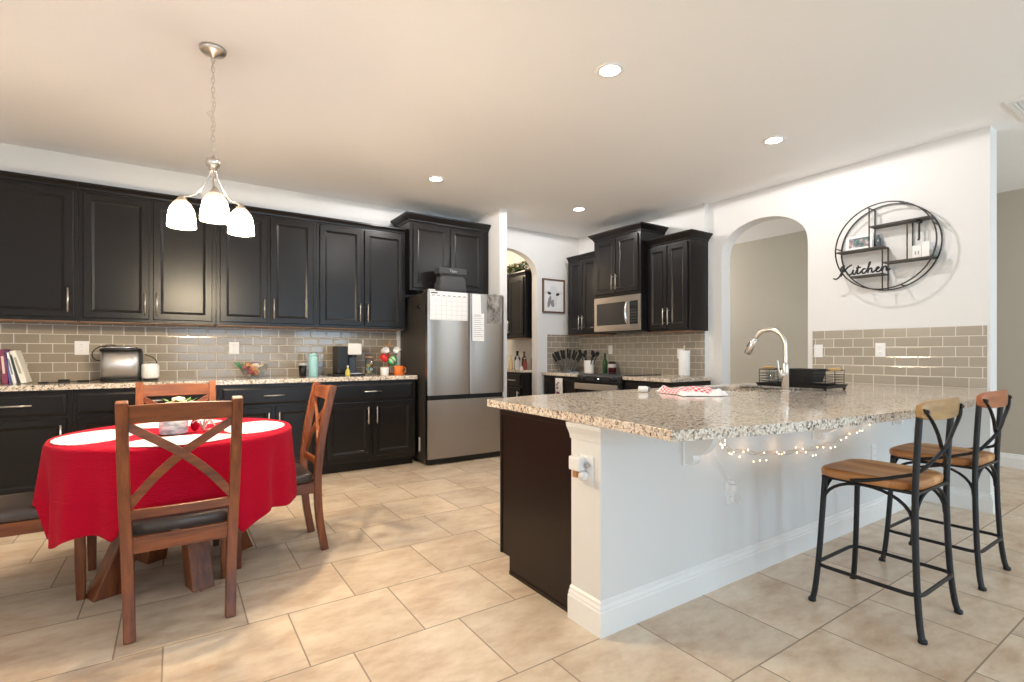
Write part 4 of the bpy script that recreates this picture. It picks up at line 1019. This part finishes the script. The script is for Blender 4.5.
tag(obj('power_cord', m, M_BLACK), 'black power cord looping behind the left side of the toaster', 'cord')
m = MB().tube(smooth_path([(-.22, 5.45, ZC + .22), (-.17, 5.46, ZC + .20), (-.14, 5.47, ZC + .17), (-.13, 5.48, ZC + .10), (-.13, 5.5, ZC + .004)], 5), .004, 6)
tag(obj('power_cord', m, M_BLACK), 'black power cord behind the white jar, right of the toaster', 'cord')
cg = thing('charging_cable', 'black charging cables with small adapters lying left of the toaster', 'cable', (-.68, 5.34, ZC))
obj('cable', MB().tube(smooth_path([(-.83, 5.25, ZC + .004), (-.76, 5.28, ZC + .004), (-.70, 5.33, ZC + .006), (-.62, 5.36, ZC + .005), (-.55, 5.40, ZC + .010), (-.50, 5.47, ZC + .03)], 6), .0032, 6), M_BLACK, cg)
for x, y, w, h in ((-.845, 5.25, .030, .012), (-.735, 5.33, .035, .025), (-.62, 5.36, .038, .014)):
    obj('adapter', MB().box((x - w, y - .018, ZC), (x + w, y + .018, ZC + h)), M_BLACK, cg, bevel=.004)
jr = thing('candle_jar', 'white glass jar on a black base right of the toaster', 'jar', (-.175, 5.30, ZC))
obj('base', MB().lathe([(0, ZC), (.05, ZC), (.052, ZC + .01), (.048, ZC + .02), (0, ZC + .02)], (-.175, 5.30, 0), 28), M_BLACK, jr)
obj('body', MB().lathe([(0, ZC + .02), (.056, ZC + .02), (.064, ZC + .035), (.064, ZC + .125), (.058, ZC + .14), (.056, ZC + .145), (.053, ZC + .14), (.058, ZC + .12), (0, ZC + .12)], (-.175, 5.30, 0), 28), mat('milk_glass', (.80, .81, .80), .12), jr)

# glass bowl with fruit
bw = thing('glass_bowl', 'clear glass bowl full of wrapped snacks on the back counter', 'bowl', (.615, 5.30, ZC))
BC = (.615, 5.30, 0)
obj('body', MB().lathe([(0, ZC), (.05, ZC), (.052, ZC + .008), (.085, ZC + .03), (.115, ZC + .08), (.128, ZC + .13), (.125, ZC + .13), (.112, ZC + .082), (.082, ZC + .034), (0, ZC + .014)], BC, 32), M_GL, bw)
random.seed(21)
snc = [mat('orange_wrapper', (.75, .33, .12), .5), mat('tan_wrapper', (.72, .52, .33), .5), mat('red_wrapper', (.55, .10, .08), .45), mat('cream_wrapper', (.85, .75, .60), .5), mat('violet_wrapper', (.25, .16, .40), .45)]
slb = ['orange', 'tan', 'dark red', 'cream', 'violet']
for k in range(26):
    a = k * 2.4; r = .015 + .072 * ((k * 7) % 10) / 10; z = ZC + .040 + .0072 * (k // 2)
    r *= min(1, (z - ZC) / .11); c = (BC[0] + r * math.cos(a), BC[1] + r * math.sin(a), z); q = k % 5
    m = MB(Matrix.Translation(c) @ Matrix.Rotation(a * 1.7, 4, 'Z') @ Matrix.Rotation(.4 * math.sin(k), 4, 'Y'))
    m.tube([(-.036, 0, 0), (-.028, 0, 0), (-.022, 0, 0), (0, 0, .002), (.022, 0, 0), (.028, 0, 0), (.036, 0, 0)], .017, 8, scales=[.8, .25, .9, 1.05, .9, .25, .8])
    tag(obj('wrapped_snack', m, snc[q]), slb[q] + ' wrapped snack heaped in the glass bowl', 'snack', 'snacks in the glass bowl')
m = MB(Matrix.Translation((.50, 5.27, ZC + .115)) @ Matrix.Rotation(-.5, 4, 'Y'))
m.tube([(0, 0, -.06), (0, 0, 0), (0, 0, .04)], .006, 8, scales=[.7, 1, 1.2]); m.tube([(-.022, 0, .05), (-.012, 0, .0), (0, 0, -.03)], .006, 8)
tag(obj('scissors', m, mat('green_plastic', (.02, .25, .10), .35)), 'green handled scissors sticking out left of the glass bowl', 'scissors')

def lathe_thing(name, label, cat, c, parts, group=None):
    t = thing(name, label, cat, c, 0, group)
    for pn, prof, mt_, n in parts: obj(pn, MB().lathe([(r, z + c[2]) for r, z in prof], (c[0], c[1], 0), n), mt_, t)
    return t
lathe_thing('travel_cup', 'short black cup with a pale lid left of the aqua bottle', 'cup', (1.062, 5.36, ZC), [
    ('body', [(0, 0), (.032, 0), (.038, .11), (0, .11)], M_BLACK, 24), ('lid', [(0, .11), (.040, .11), (.040, .122), (.034, .135), (0, .137)], mat('pale_grey_lid', (.5, .5, .5), .4), 24)])
tm = lathe_thing('water_bottle', 'pale aqua insulated bottle on the back counter', 'bottle', (1.158, 5.34, ZC), [
    ('body', [(0, 0), (.040, 0), (.044, .006), (.045, .19), (.040, .204), (0, .204)], mat('aqua_enamel', (.36, .66, .68), .35), 28), ('lid', [(0, .204), (.040, .204), (.040, .225), (.034, .232), (0, .233)], mat('aqua_lid', (.42, .70, .72), .4), 24)])
for x in (-.022, .022): obj('hinge', MB().lathe([(0, .215), (.008, .215), (.008, .24), (0, .24)], (1.158 + x, 5.32, ZC), 10), M_BLACK, tm)
lg = bpy.data.objects
cf = thing('coffee_maker', 'black pod coffee maker with a white top on the back counter', 'coffee maker', (1.51, 5.36, ZC))
obj('base', MB().box((1.33, 5.25, ZC), (1.66, 5.50, ZC + .018)), M_BLACK, cf, bevel=.006)
obj('water_tank', MB().box((1.385, 5.30, ZC + .018), (1.50, 5.50, ZC + .305)), M_BLACK, cf, bevel=.01)
obj('column', MB().box((1.52, 5.38, ZC + .018), (1.60, 5.50, ZC + .22)), mat('dark_slate', (.03, .032, .04), .3), cf, bevel=.008)
obj('brew_head', MB().box((1.490, 5.29, ZC + .215), (1.635, 5.50, ZC + .335)), mat('soft_white_plastic', (.78, .76, .73), .35), cf, bevel=.014, seg=3)
obj('brew_nozzle', MB().box((1.53, 5.32, ZC + .195), (1.59, 5.38, ZC + .216)), M_BLACK, cf, bevel=.004)
obj('drip_grate', MB().box((1.51, 5.26, ZC + .018), (1.62, 5.37, ZC + .026)), M_NICKEL, cf, bevel=.002)
lathe_thing('small_bottle', 'small yellow-green bottle in front of the coffee maker', 'bottle', (1.462, 5.20, ZC), [
    ('body', [(0, 0), (.022, 0), (.026, .02), (.022, .055), (.009, .075), (.008, .09), (0, .09)], mat('yellow_green', (.62, .55, .10), .3), 18), ('cap', [(0, .09), (.010, .09), (.010, .107), (0, .107)], M_CERAM, 14)])
gj = thing('pod_jar', 'tall clear jar with colourful coffee pods and red lid', 'jar', (1.735, 5.36, ZC))
obj('body', MB().lathe([(0, 0), (.045, 0), (.047, .01), (.046, .165), (.036, .18), (.034, .18), (.043, .16), (.043, .012), (0, .008)], (1.735, 5.36, ZC), 24), M_GL, gj)
obj('lid', MB().lathe([(0, .182), (.044, .182), (.044, .196), (0, .20)], (1.735, 5.36, ZC), 24), mat('rust_lid', (.5, .26, .18), .5), gj)
pc = [mat('pod_teal', (.06, .35, .42), .4), mat('pod_white', (.8, .8, .78), .4), mat('pod_yellow', (.7, .55, .12), .4), mat('pod_brown', (.25, .12, .07), .4)]
pl = ['teal', 'white', 'yellow', 'brown']
for k in range(12):
    a = k * 2.1; x = 1.735 + .021 * math.cos(a); y = 5.36 + .021 * math.sin(a); z = ZC + .012 + (k // 3) * .034 + (k % 3) * .004
    tag(obj('coffee_pod', MB().lathe([(0, 0), (.015, 0), (.018, .026), (.0195, .028), (0, .028)], (x, y, z), 14), pc[(k * 3 + k // 4) % 4]), pl[(k * 3 + k // 4) % 4] + ' coffee pod in the tall clear jar', 'coffee pod', 'coffee pods in the clear jar')
lathe_thing('ramekin', 'white ribbed ramekin left of the orange mug', 'bowl', (1.862, 5.24, ZC), [
    ('body', [(0, 0), (.040, 0), (.043, .004), (.047, .08), (.045, .082), (.041, .02), (0, .015)], M_CERAM, 28), ('filling', [(0, .06), (.042, .06), (.038, .078), (.02, .09), (0, .092)], mat('brown_powder', (.45, .30, .20), .9), 20)])
def mug(label, c, R, m_, rr=.036, hh=.085, stripes=None):
    """upright mug in its own frame placed with rotation R"""
    t = thing('mug', label, 'mug', (0, 0, 0), 0, 'mugs on and beside the mug tree')
    obj('body', MB().lathe([(0, 0), (rr * .85, 0), (rr * .95, .006), (rr, hh * .5), (rr, hh), (rr - .003, hh + .001), (rr - .005, hh * .5), (0, .008)], (0, 0, 0), 26), m_, t)
    obj('handle', MB().sweep(smooth_path([(rr - .002, 0, hh * .22), (rr + .018, 0, hh * .25), (rr + .027, 0, hh * .52), (rr + .018, 0, hh * .80), (rr - .002, 0, hh * .82)], 4), [(.0055 * math.cos(k * PI / 4), .0038 * math.sin(k * PI / 4)) for k in range(8)], up=(0, 1, 0)), m_, t)
    if stripes: obj('band', MB().lathe([(rr + .0005, hh * .2), (rr + .0008, hh * .35), (rr + .0008, hh * .45), (rr + .0005, hh * .45)], (0, 0, 0), 26, caps=False).lathe([(rr + .0005, hh * .6), (rr + .0008, hh * .7), (rr + .0005, hh * .85)], (0, 0, 0), 26, caps=False), stripes, t)
    t.location = c; t.rotation_euler = R; return t
TRX, TRY = 1.955, 5.37
tr = thing('mug_tree', 'wooden mug tree holding cups beside the refrigerator', 'mug tree', (TRX, TRY, ZC))
obj('base', MB().lathe([(0, ZC), (.07, ZC), (.072, ZC + .006), (.066, ZC + .016), (0, ZC + .016)], (TRX, TRY, 0), 28), M_CWX, tr)
obj('post', MB().lathe([(0, ZC + .016), (.011, ZC + .016), (.010, ZC + .355), (.006, ZC + .365), (0, ZC + .366)], (TRX, TRY, 0), 14), mat('honey_wood', (.45, .22, .08), .45), tr)
m = MB()
for z, aa in ((.31, (200, 340)), (.20, (215, 325))):
    for g in aa: q = math.radians(g); m.tube([(TRX, TRY, ZC + z), (TRX + .065 * math.cos(q), TRY + .065 * math.sin(q), ZC + z + .022)], .0045, 8)
obj('peg', m, MATS['honey_wood'], tr)
mug('white mug hanging top left on the mug tree', (TRX - .085, TRY - .055, ZC + .252), (math.radians(75), .25, math.radians(10)), M_CERAM, .033, .07)
mug('white mug hanging top right on the mug tree', (TRX + .058, TRY - .055, ZC + .252), (math.radians(75), -.25, math.radians(-10)), M_CERAM, .033, .07)
mug('red mug tilted on the lower left of the mug tree', (TRX - .055, TRY - .09, ZC + .155), (0, math.radians(-50), 0), mat('red_glaze', (.70, .035, .03), .25), .036, .078)
mug('green striped mug tilted on the lower right of the mug tree', (TRX - .035, TRY - .10, ZC + .125), (0, math.radians(50), 0), mat('green_glaze', (.04, .42, .12), .25), .036, .09, mat('pale_green_band', (.55, .75, .5), .3))
mug('orange mug standing on the counter in front of the mug tree', (2.005, 5.20, ZC), (0, 0, 0), mat('orange_glaze', (.85, .20, .03), .25), .050, .098)

# ================================================================ things on the range wall counters
ZR = .914
kb = thing('knife_block', 'clear acrylic knife block with black knives fanned out in the corner', 'knife block', (4.62, 5.40, ZR))
obj('holder', MB().prism([(4.46, 5.31), (4.56, 5.26), (4.62, 5.52), (4.52, 5.59)], ZR, ZR + .13, 'xy'), M_GL, kb, bevel=.004)
obj('foot_plate', MB().prism([(4.44, 5.30), (4.58, 5.24), (4.64, 5.53), (4.50, 5.60)], ZR, ZR + .008, 'xy'), M_GL, kb)
o0 = Vector((4.46, 5.59, 0)); o1 = Vector((4.62, 5.24, 0)); u = (o1 - o0).normalized()
cen = (o0 + o1) / 2
for k in range(11):
    f = -1 + k / 5; b0 = cen + u * (f * .10) + Vector((0, 0, ZR + .02)); dirk = (u * f * .50 + Vector((0, 0, 1))).normalized(); L = .285 - .05 * abs(f) + .015 * (k % 2)
    pp = Vector((-u.y, u.x, 0)) * (.012 if k % 2 else -.012)
    t = thing('kitchen_knife', 'black handled kitchen knife in the clear block' , 'knife', tuple(b0 + pp), 0, 'knives in the acrylic block')
    obj('blade', MB().flat([b0 + pp, b0 + pp + dirk * (L * .62)], .022, .0016, up=tuple(Vector((-u.y, u.x, 0)))), mat('dark_blade', (.25, .25, .26), .25, 1), t)
    hs = b0 + pp + dirk * (L * .60)
    obj('handle', MB().flat(smooth_path([hs, hs + dirk * .05 + u * .004 * f, hs + dirk * .125 + u * .016 * f], 4), .028, .018, up=tuple(Vector((-u.y, u.x, 0)))), M_BLACK, t, bevel=.004)
cr = thing('utensil_crock', 'white crock of black cooking utensils between knives and range', 'crock', (4.70, 5.15, ZR))
obj('body', MB().lathe([(0, 0), (.062, 0), (.066, .006), (.072, .155), (.074, .165), (.070, .165), (.066, .02), (0, .012)], (4.70, 5.15, ZR), 28), M_CERAM, cr)
random.seed(2)
for k in range(6):
    a = k * 1.05; d = Vector((.3 * math.cos(a), .45 * math.sin(a), 1)).normalized(); p = Vector((4.70 + .02 * math.cos(a), 5.15 + .03 * math.sin(a), ZR + .02))
    L = .23 + .012 * (k % 3); e = p + d * L
    t = thing('cooking_utensil', ('black ladle', 'black slotted turner', 'black spatula', 'black serving spoon', 'black pasta fork', 'black masher')[k] + ' standing in the white crock', 'utensil', tuple(p), 0, 'utensils in the white crock')
    obj('shaft', MB().tube([p, e], .007, 8), M_BLACK, t)
    if k in (0, 3, 5): obj('head', MB().sphere(tuple(e), .036, 12, 0, (.55, 1, .9)), M_BLACK, t)
    else: obj('head', MB().flat([e - d * .01, e + d * .02, e + d * .06], .058, .008, up=(1, 0, 0)), M_BLACK, t, bevel=.002)
gb = lathe_thing('glass_bottle', 'green glass bottle standing behind the range', 'bottle', (4.80, 4.945, ZR), [
    ('body', [(0, 0), (.030, 0), (.033, .005), (.033, .13), (.028, .16), (.013, .195), (.012, .235), (0, .235)], mat('green_glass', (.02, .085, .02), .08), 24), ('cap', [(0, .235), (.0135, .235), (.0135, .262), (0, .263)], mat('dark_green_cap', (.02, .06, .02), .4), 14)])
cj = lathe_thing('jar_candle', 'dark red jar candle with white label beside the green bottle', 'candle', (4.79, 4.80, .9235), [
    ('body', [(0, 0), (.048, 0), (.052, .006), (.052, .11), (.046, .12), (0, .12)], mat('dark_red_glass', (.07, .006, .010), .12), 28), ('lid', [(0, .12), (.050, .12), (.050, .138), (.03, .145), (0, .146)], M_BLACK, 24)])
obj('paper_label', MB().lathe([(.0522, .065), (.0528, .066), (.0528, .112), (.0522, .113)], (4.79, 4.80, .9235), 28, caps=False), mat('label_white', (.78, .72, .70), .6), cj)
pt = thing('paper_towel_roll', 'white paper towel roll on an upright holder right of the range', 'paper towels', (4.70, 3.60, ZR))
obj('holder_base', MB().lathe([(0, 0), (.078, 0), (.08, .004), (.074, .012), (0, .012)], (4.70, 3.60, ZR), 30), M_NICKEL, pt)
obj('holder_rod', MB().lathe([(0, .012), (.006, .012), (.006, .325), (.010, .33), (.008, .345), (0, .347)], (4.70, 3.60, ZR), 12), M_NICKEL, pt)
obj('paper_roll', MB().lathe([(.020, .014), (.058, .014), (.060, .018), (.060, .288), (.058, .292), (.020, .292)], (4.70, 3.60, ZR), 32), M_PAPER, pt, bevel=.001)
# dish towel hanging on the cabinet left of the range
tw = thing('hanging_towel', 'white printed towel hanging on the cabinet left of the range', 'towel', (4.25, 5.25, .66))
def hang(u, v): return Vector((4.252 - .006 * math.sin(u * 9) - .004, 5.315 - .15 * u, .845 - .30 * v))
obj('cloth', MB().grid(hang, 14, 10), mat('white_cotton', (.80, .78, .78), .9), tw, solid=.004)
m = MB()
for (yy, zz, w, h) in ((5.275, .76, .03, .035), (5.245, .785, .03, .018), (5.27, .715, .05, .02), (5.26, .65, .06, .03), (5.22, .645, .025, .02)):
    m.box((4.2375, yy - w / 2, zz - h / 2), (4.2395, yy + w / 2, zz + h / 2))
obj('print', m, mat('plum_print', (.16, .06, .09), .8), tw)

# ================================================================ framed calf picture
pf = thing('picture_frame', 'framed white calf portrait on the wall beside the pantry arch', 'picture', (4.445, YB, 1.99))
X0, X1, Z0, Z1 = 4.25, 4.645, 1.745, 2.222
obj('frame', MB().prism([(X0, Z0), (X1, Z0), (X1, Z1), (X0, Z1)], YB - .028, YB - .001, 'xz', holes=[[(X0 + .022, Z0 + .022), (X1 - .022, Z0 + .022), (X1 - .022, Z1 - .022), (X0 + .022, Z1 - .022)]]), mat('walnut_frame', (.16, .085, .05), .4), pf, bevel=.002)
obj('print', MB().box((X0 + .02, YB - .014, Z0 + .02), (X1 - .02, YB - .010, Z1 - .02)), mat('print_white', (.82, .82, .82), .5), pf)
BK = 0
def blob(m, cx, cz, a, b, rot=0, y=YB - .0146, n=18):
    global BK; BK += 1; y -= BK * .0001
    m.add([(cx + a * math.cos(g) * math.cos(rot) - b * math.sin(g) * math.sin(rot), y, cz + a * math.cos(g) * math.sin(rot) + b * math.sin(g) * math.cos(rot)) for g in [2 * PI * k / n for k in range(n)]], [tuple(range(n))])
cxp, czp = 4.445, 2.0; BK = 0
m = MB(); blob(m, cxp, czp, .085, .115); blob(m, cxp, czp - .11, .06, .06); blob(m, cxp - .12, czp + .03, .05, .022, .3); blob(m, cxp + .12, czp + .03, .05, .022, -.3); blob(m, cxp, czp + .10, .06, .03)
obj('calf_face', m, mat('calf_white', (.72, .73, .74), .6), pf)
m = MB(); blob(m, cxp - .075, czp + .02, .034, .020, -.25, YB - .0152); blob(m, cxp + .075, czp + .01, .034, .020, .25, YB - .0152)
obj('calf_eyes', m, mat('print_dark', (.04, .04, .04), .6), pf)
m = MB(); blob(m, cxp - .075, czp - .10, .028, .085, -.25, YB - .0152); blob(m, cxp - .02, czp - .125, .03, .05, .3, YB - .0154); blob(m, cxp - .01, czp - .085, .016, .018, 0, YB - .0156)
obj('calf_patches', m, mat('print_mid_grey', (.28, .26, .27), .6), pf)

# ================================================================ round wall shelf and its things
XF, XBK = 4.872, 4.985
RCY, RCZ, RR = 1.775, 2.068, .358
ws = thing('round_wall_shelf', 'round black wire wall shelf on the right wall', 'shelf', (XBK, RCY, RCZ))
ring = lambda x, r: [(x, RCY + r * math.cos(2 * PI * k / 64), RCZ + r * math.sin(2 * PI * k / 64)) for k in range(64)]
fsec = [(-.0045, -.0045), (.0045, -.0045), (.0045, .0045), (-.0045, .0045)]
obj('front_ring', MB().sweep(ring(XF, RR), fsec, True, up=(1, 0, 0), smooth=False), M_IRON, ws)
obj('back_ring', MB().sweep(ring(XBK, RR), fsec, True, up=(1, 0, 0), smooth=False), M_IRON, ws)
m = MB()
for g in (5, 72, 108, 160, 205, 250, 290, 335):
    q = math.radians(g); m.bar((XF, RCY + RR * math.cos(q), RCZ + RR * math.sin(q)), (XBK, RCY + RR * math.cos(q), RCZ + RR * math.sin(q)), .008, .008)
obj('ring_spacers', m, M_IRON, ws)
def board(y0, y1, z): return obj('shelf_board', MB().box((XF - .004, min(y0, y1), z - .006), (XBK + .003, max(y0, y1), z + .006)), mat('dark_shelf_board', (.045, .036, .030), .5), ws, bevel=.001)
board(1.872, 1.462, 2.243); board(2.128, 1.774, 2.064); board(1.775, 1.448, 1.928); board(2.02, 1.774, 1.838)
m = MB()
for y, z0, z1 in ((1.872, 2.064, 2.405), (1.776, 1.712, 2.064), (1.606, 1.928, 2.243)):
    for x in (XF, XBK): m.bar((x, y, z0), (x, y, z1), .008, .008, up=(0, 1, 0))
obj('uprights', m, M_IRON, ws)
# the script word "Kitchen" as one bent rod, letters joined
wd_ = [  # (u, v) strokes in letter units
 [(-.9, -.25), (-.6, -.35), (-.25, -.05), (.05, .75), (.2, 1.15), (.02, 1.05), (-.15, .85)],
 [(.2, 1.15), (.08, .6), (-.1, .0), (-.15, -.1)],
 [(.95, 1.15), (.6, .95), (.25, .55), (.12, .48), (.4, .4), (.55, .1), (.75, -.02), (.95, .12), (1.05, .35), (1.1, .55), (1.06, .25), (1.1, .02), (1.25, .02), (1.45, .45), (1.6, .95), (1.52, .5), (1.48, .1), (1.6, .0), (1.75, .1),
  (1.9, .3), (2.1, .5), (2.25, .48), (2.1, .52), (1.93, .3), (1.98, .04), (2.15, .0), (2.35, .2), (2.6, .8), (2.72, 1.2), (2.62, 1.1), (2.52, .5), (2.48, .0), (2.55, .3), (2.75, .5), (2.85, .4), (2.85, .08), (2.98, .0), (3.15, .15),
  (3.4, .32), (3.52, .46), (3.4, .54), (3.27, .35), (3.3, .05), (3.5, .0), (3.7, .2), (3.82, .5), (3.8, .0), (3.9, .35), (4.08, .52), (4.18, .4), (4.18, .08), (4.32, .0), (4.55, .2)],
 [(1.38, .72), (1.82, .74)], [(1.12, .78), (1.14, .84)]]
m = MB()
for s_ in wd_:
    P = [(XF - .008, 2.075 - u * .079, 1.858 + v * .072) for u, v in s_]
    m.tube(smooth_path(P, 5), .0068, 6)
tag(obj('kitchen_sign', m, M_IRON), 'black cursive metal sign reading Kitchen on the lowest shelf board', 'sign')
ph = thing('photo_frame', 'small white framed landscape photo on the round shelf', 'picture', (4.92, 1.96, 2.0705))
MP = Matrix.Translation((4.915, 1.962, 2.0705)) @ Matrix.Rotation(math.radians(5), 4, 'Y')
obj('frame', MB(MP).prism([(-.105, .0), (.105, 0), (.105, .125), (-.105, .125)], -.008, .008, 'yz', holes=[[(-.08, .022), (.08, .022), (.08, .103), (-.08, .103)]]), M_WHITE, ph, bevel=.002)
mt = mat('landscape_print', rough=.5); t = NT(mt); tc = t.n('TexCoord')
t.l(t.ramp(t.noise(tc.outputs['Object'], 28, 4).outputs[0], [(.35, (.05, .10, .06)), (.47, (.12, .20, .26)), (.55, (.45, .20, .13)), (.62, (.50, .58, .64))]), t.b.inputs['Base Color'])
obj('photo', MB(MP).box((.001, -.082, .02), (.004, .082, .105)), mt, ph)
wb_ = thing('ceramic_house', 'white tall ceramic block on the middle right shelf board', 'ornament', (4.93, 1.53, 1.934))
obj('body', MB().box((4.895, 1.522, 1.9345), (4.965, 1.582, 2.035)).box((4.895, 1.468, 1.9345), (4.965, 1.520, 2.055)), M_CERAM, wb_, bevel=.003)
m = MB()
for y in (1.535, 1.555): m.box((4.8935, y, 1.96), (4.896, y + .008, 1.99))
obj('small_windows', m, M_PRINT, wb_)
tag(obj('glass_votive', MB().lathe([(0, 1.9345), (.022, 1.9345), (.025, 1.98), (.023, 1.98), (.02, 1.94), (0, 1.94)], (4.91, 1.452, 0), 16), mat('grey_glass', (.25, .28, .28), .1)), 'small grey glass votive at the right end of the shelf board', 'votive')
vs_ = thing('small_vase', 'small dark bottle vase behind the landscape photo on the shelf', 'vase', (4.95, 1.835, 2.0705))
obj('body', MB().lathe([(0, 0), (.018, 0), (.022, .02), (.022, .07), (.009, .09), (.010, .11), (0, .11)], (4.955, 1.835, 2.0705), 16), mat('smoky_glass', (.10, .12, .12), .1), vs_)
tag(obj('hanging_hook', MB().tube(smooth_path([(4.93, 1.545, 2.236), (4.93, 1.545, 2.16), (4.925, 1.545, 2.09), (4.91, 1.545, 2.08)], 4), .007, 8).box((4.91, 1.53, 2.215), (4.95, 1.56, 2.2365)), M_IRON), 'black hook hanging under the top shelf board', 'hook')

# ================================================================ pantry behind the arch
t_ = upper('grey-lit espresso wall cabinet seen through the pantry arch', 4.10, 6.61, 1.395, .80, .89, .34, 2, RZ, SMALL, (0, 1), mid=.012)
base('espresso base cabinet nearest in the pantry arch, with a drawer', 4.02, 6.165, .40, d=.42, h=.905, rotz=RZ, nd=1)
base('espresso base cabinet deeper in the pantry, left of the nearest one', 4.02, 6.57, .40, d=.42, h=.905, rotz=RZ, nd=1)
o = tag(obj('pantry_countertop', MB().box((3.99, 5.76, .908), (4.45, 6.60, .94)), M_GRAN, bevel=.004), 'pale narrow countertop in the pantry behind the arch', 'countertop')
ZP = .94
bt = [(4.12, 6.21, .032, .21, (.62, .50, .28), 'pale amber bottle at the left of the pantry counter'), (4.30, 6.30, .045, .27, (.03, .02, .02), 'black bottle at the back of the pantry counter'), (4.14, 6.06, .040, .20, (.55, .56, .58), 'clear silvery bottle in the middle of the pantry counter'), (4.30, 6.12, .036, .26, (.10, .05, .03), 'dark brown bottle behind the silvery one'),
      (4.18, 5.93, .030, .17, (.22, .03, .03), 'dark red bottle at the right of the pantry counter'), (4.33, 5.95, .028, .24, (.35, .22, .12), 'slim brown bottle at the right rear of the pantry counter'), (4.10, 5.90, .022, .06, (.75, .70, .66), 'tiny pale jar at the front of the pantry counter')]
for i, (x, y, r, h, c, lb) in enumerate(bt):
    lathe_thing('bottle', lb, 'bottle', (x, y, ZP), [('body', [(0, 0), (r, 0), (r * 1.03, .005), (r, h * .6), (r * .4, h * .78), (r * .36, h * .93), (0, h * .93)], mat('bottle_%s' % ('amber', 'black', 'silver', 'brown', 'red', 'tan', 'pale')[i], c, .12), 18),
        ('cap', [(0, h * .93), (r * .45, h * .93), (r * .45, h), (0, h)], M_BLACK if i % 2 else M_NICKEL, 12)], 'bottles on the pantry counter')
gl = thing('greenery_garland', 'leafy green garland lying on top of the pantry cabinet', 'garland', (4.2, 6.2, 2.345))
random.seed(9); m = MB(); m2 = MB()
lg_ = MATS['leaf_green']
for k in range(420):
    y = random.uniform(5.86, 6.58); x = random.uniform(4.10, 4.32); z = 2.35 + random.uniform(0, .15) * (1 - abs(x - 4.2) * 3)
    a = random.uniform(0, 2 * PI); d = Vector((math.cos(a), math.sin(a), random.uniform(-.2, .8))).normalized() * .06; s_ = Vector((-d.y, d.x, .01)) * .35; p = Vector((x, y, z))
    (m2 if k % 9 == 0 else m).add([p, p + d * .5 + s_, p + d, p + d * .5 - s_], [(0, 1, 2, 3)])
obj('leaves', m, lg_, gl, solid=.0012, kind='stuff'); obj('dry_leaves', m2, mat('rust_leaf', (.45, .15, .04), .6), gl, solid=.0012, kind='stuff', label='rust coloured leaves')
obj('stem', MB().tube(smooth_path([(4.2, 5.86, 2.36), (4.22, 6.2, 2.37), (4.2, 6.4, 2.365), (4.22, 6.58, 2.36)], 5), .006, 6), M_CWZ, gl)
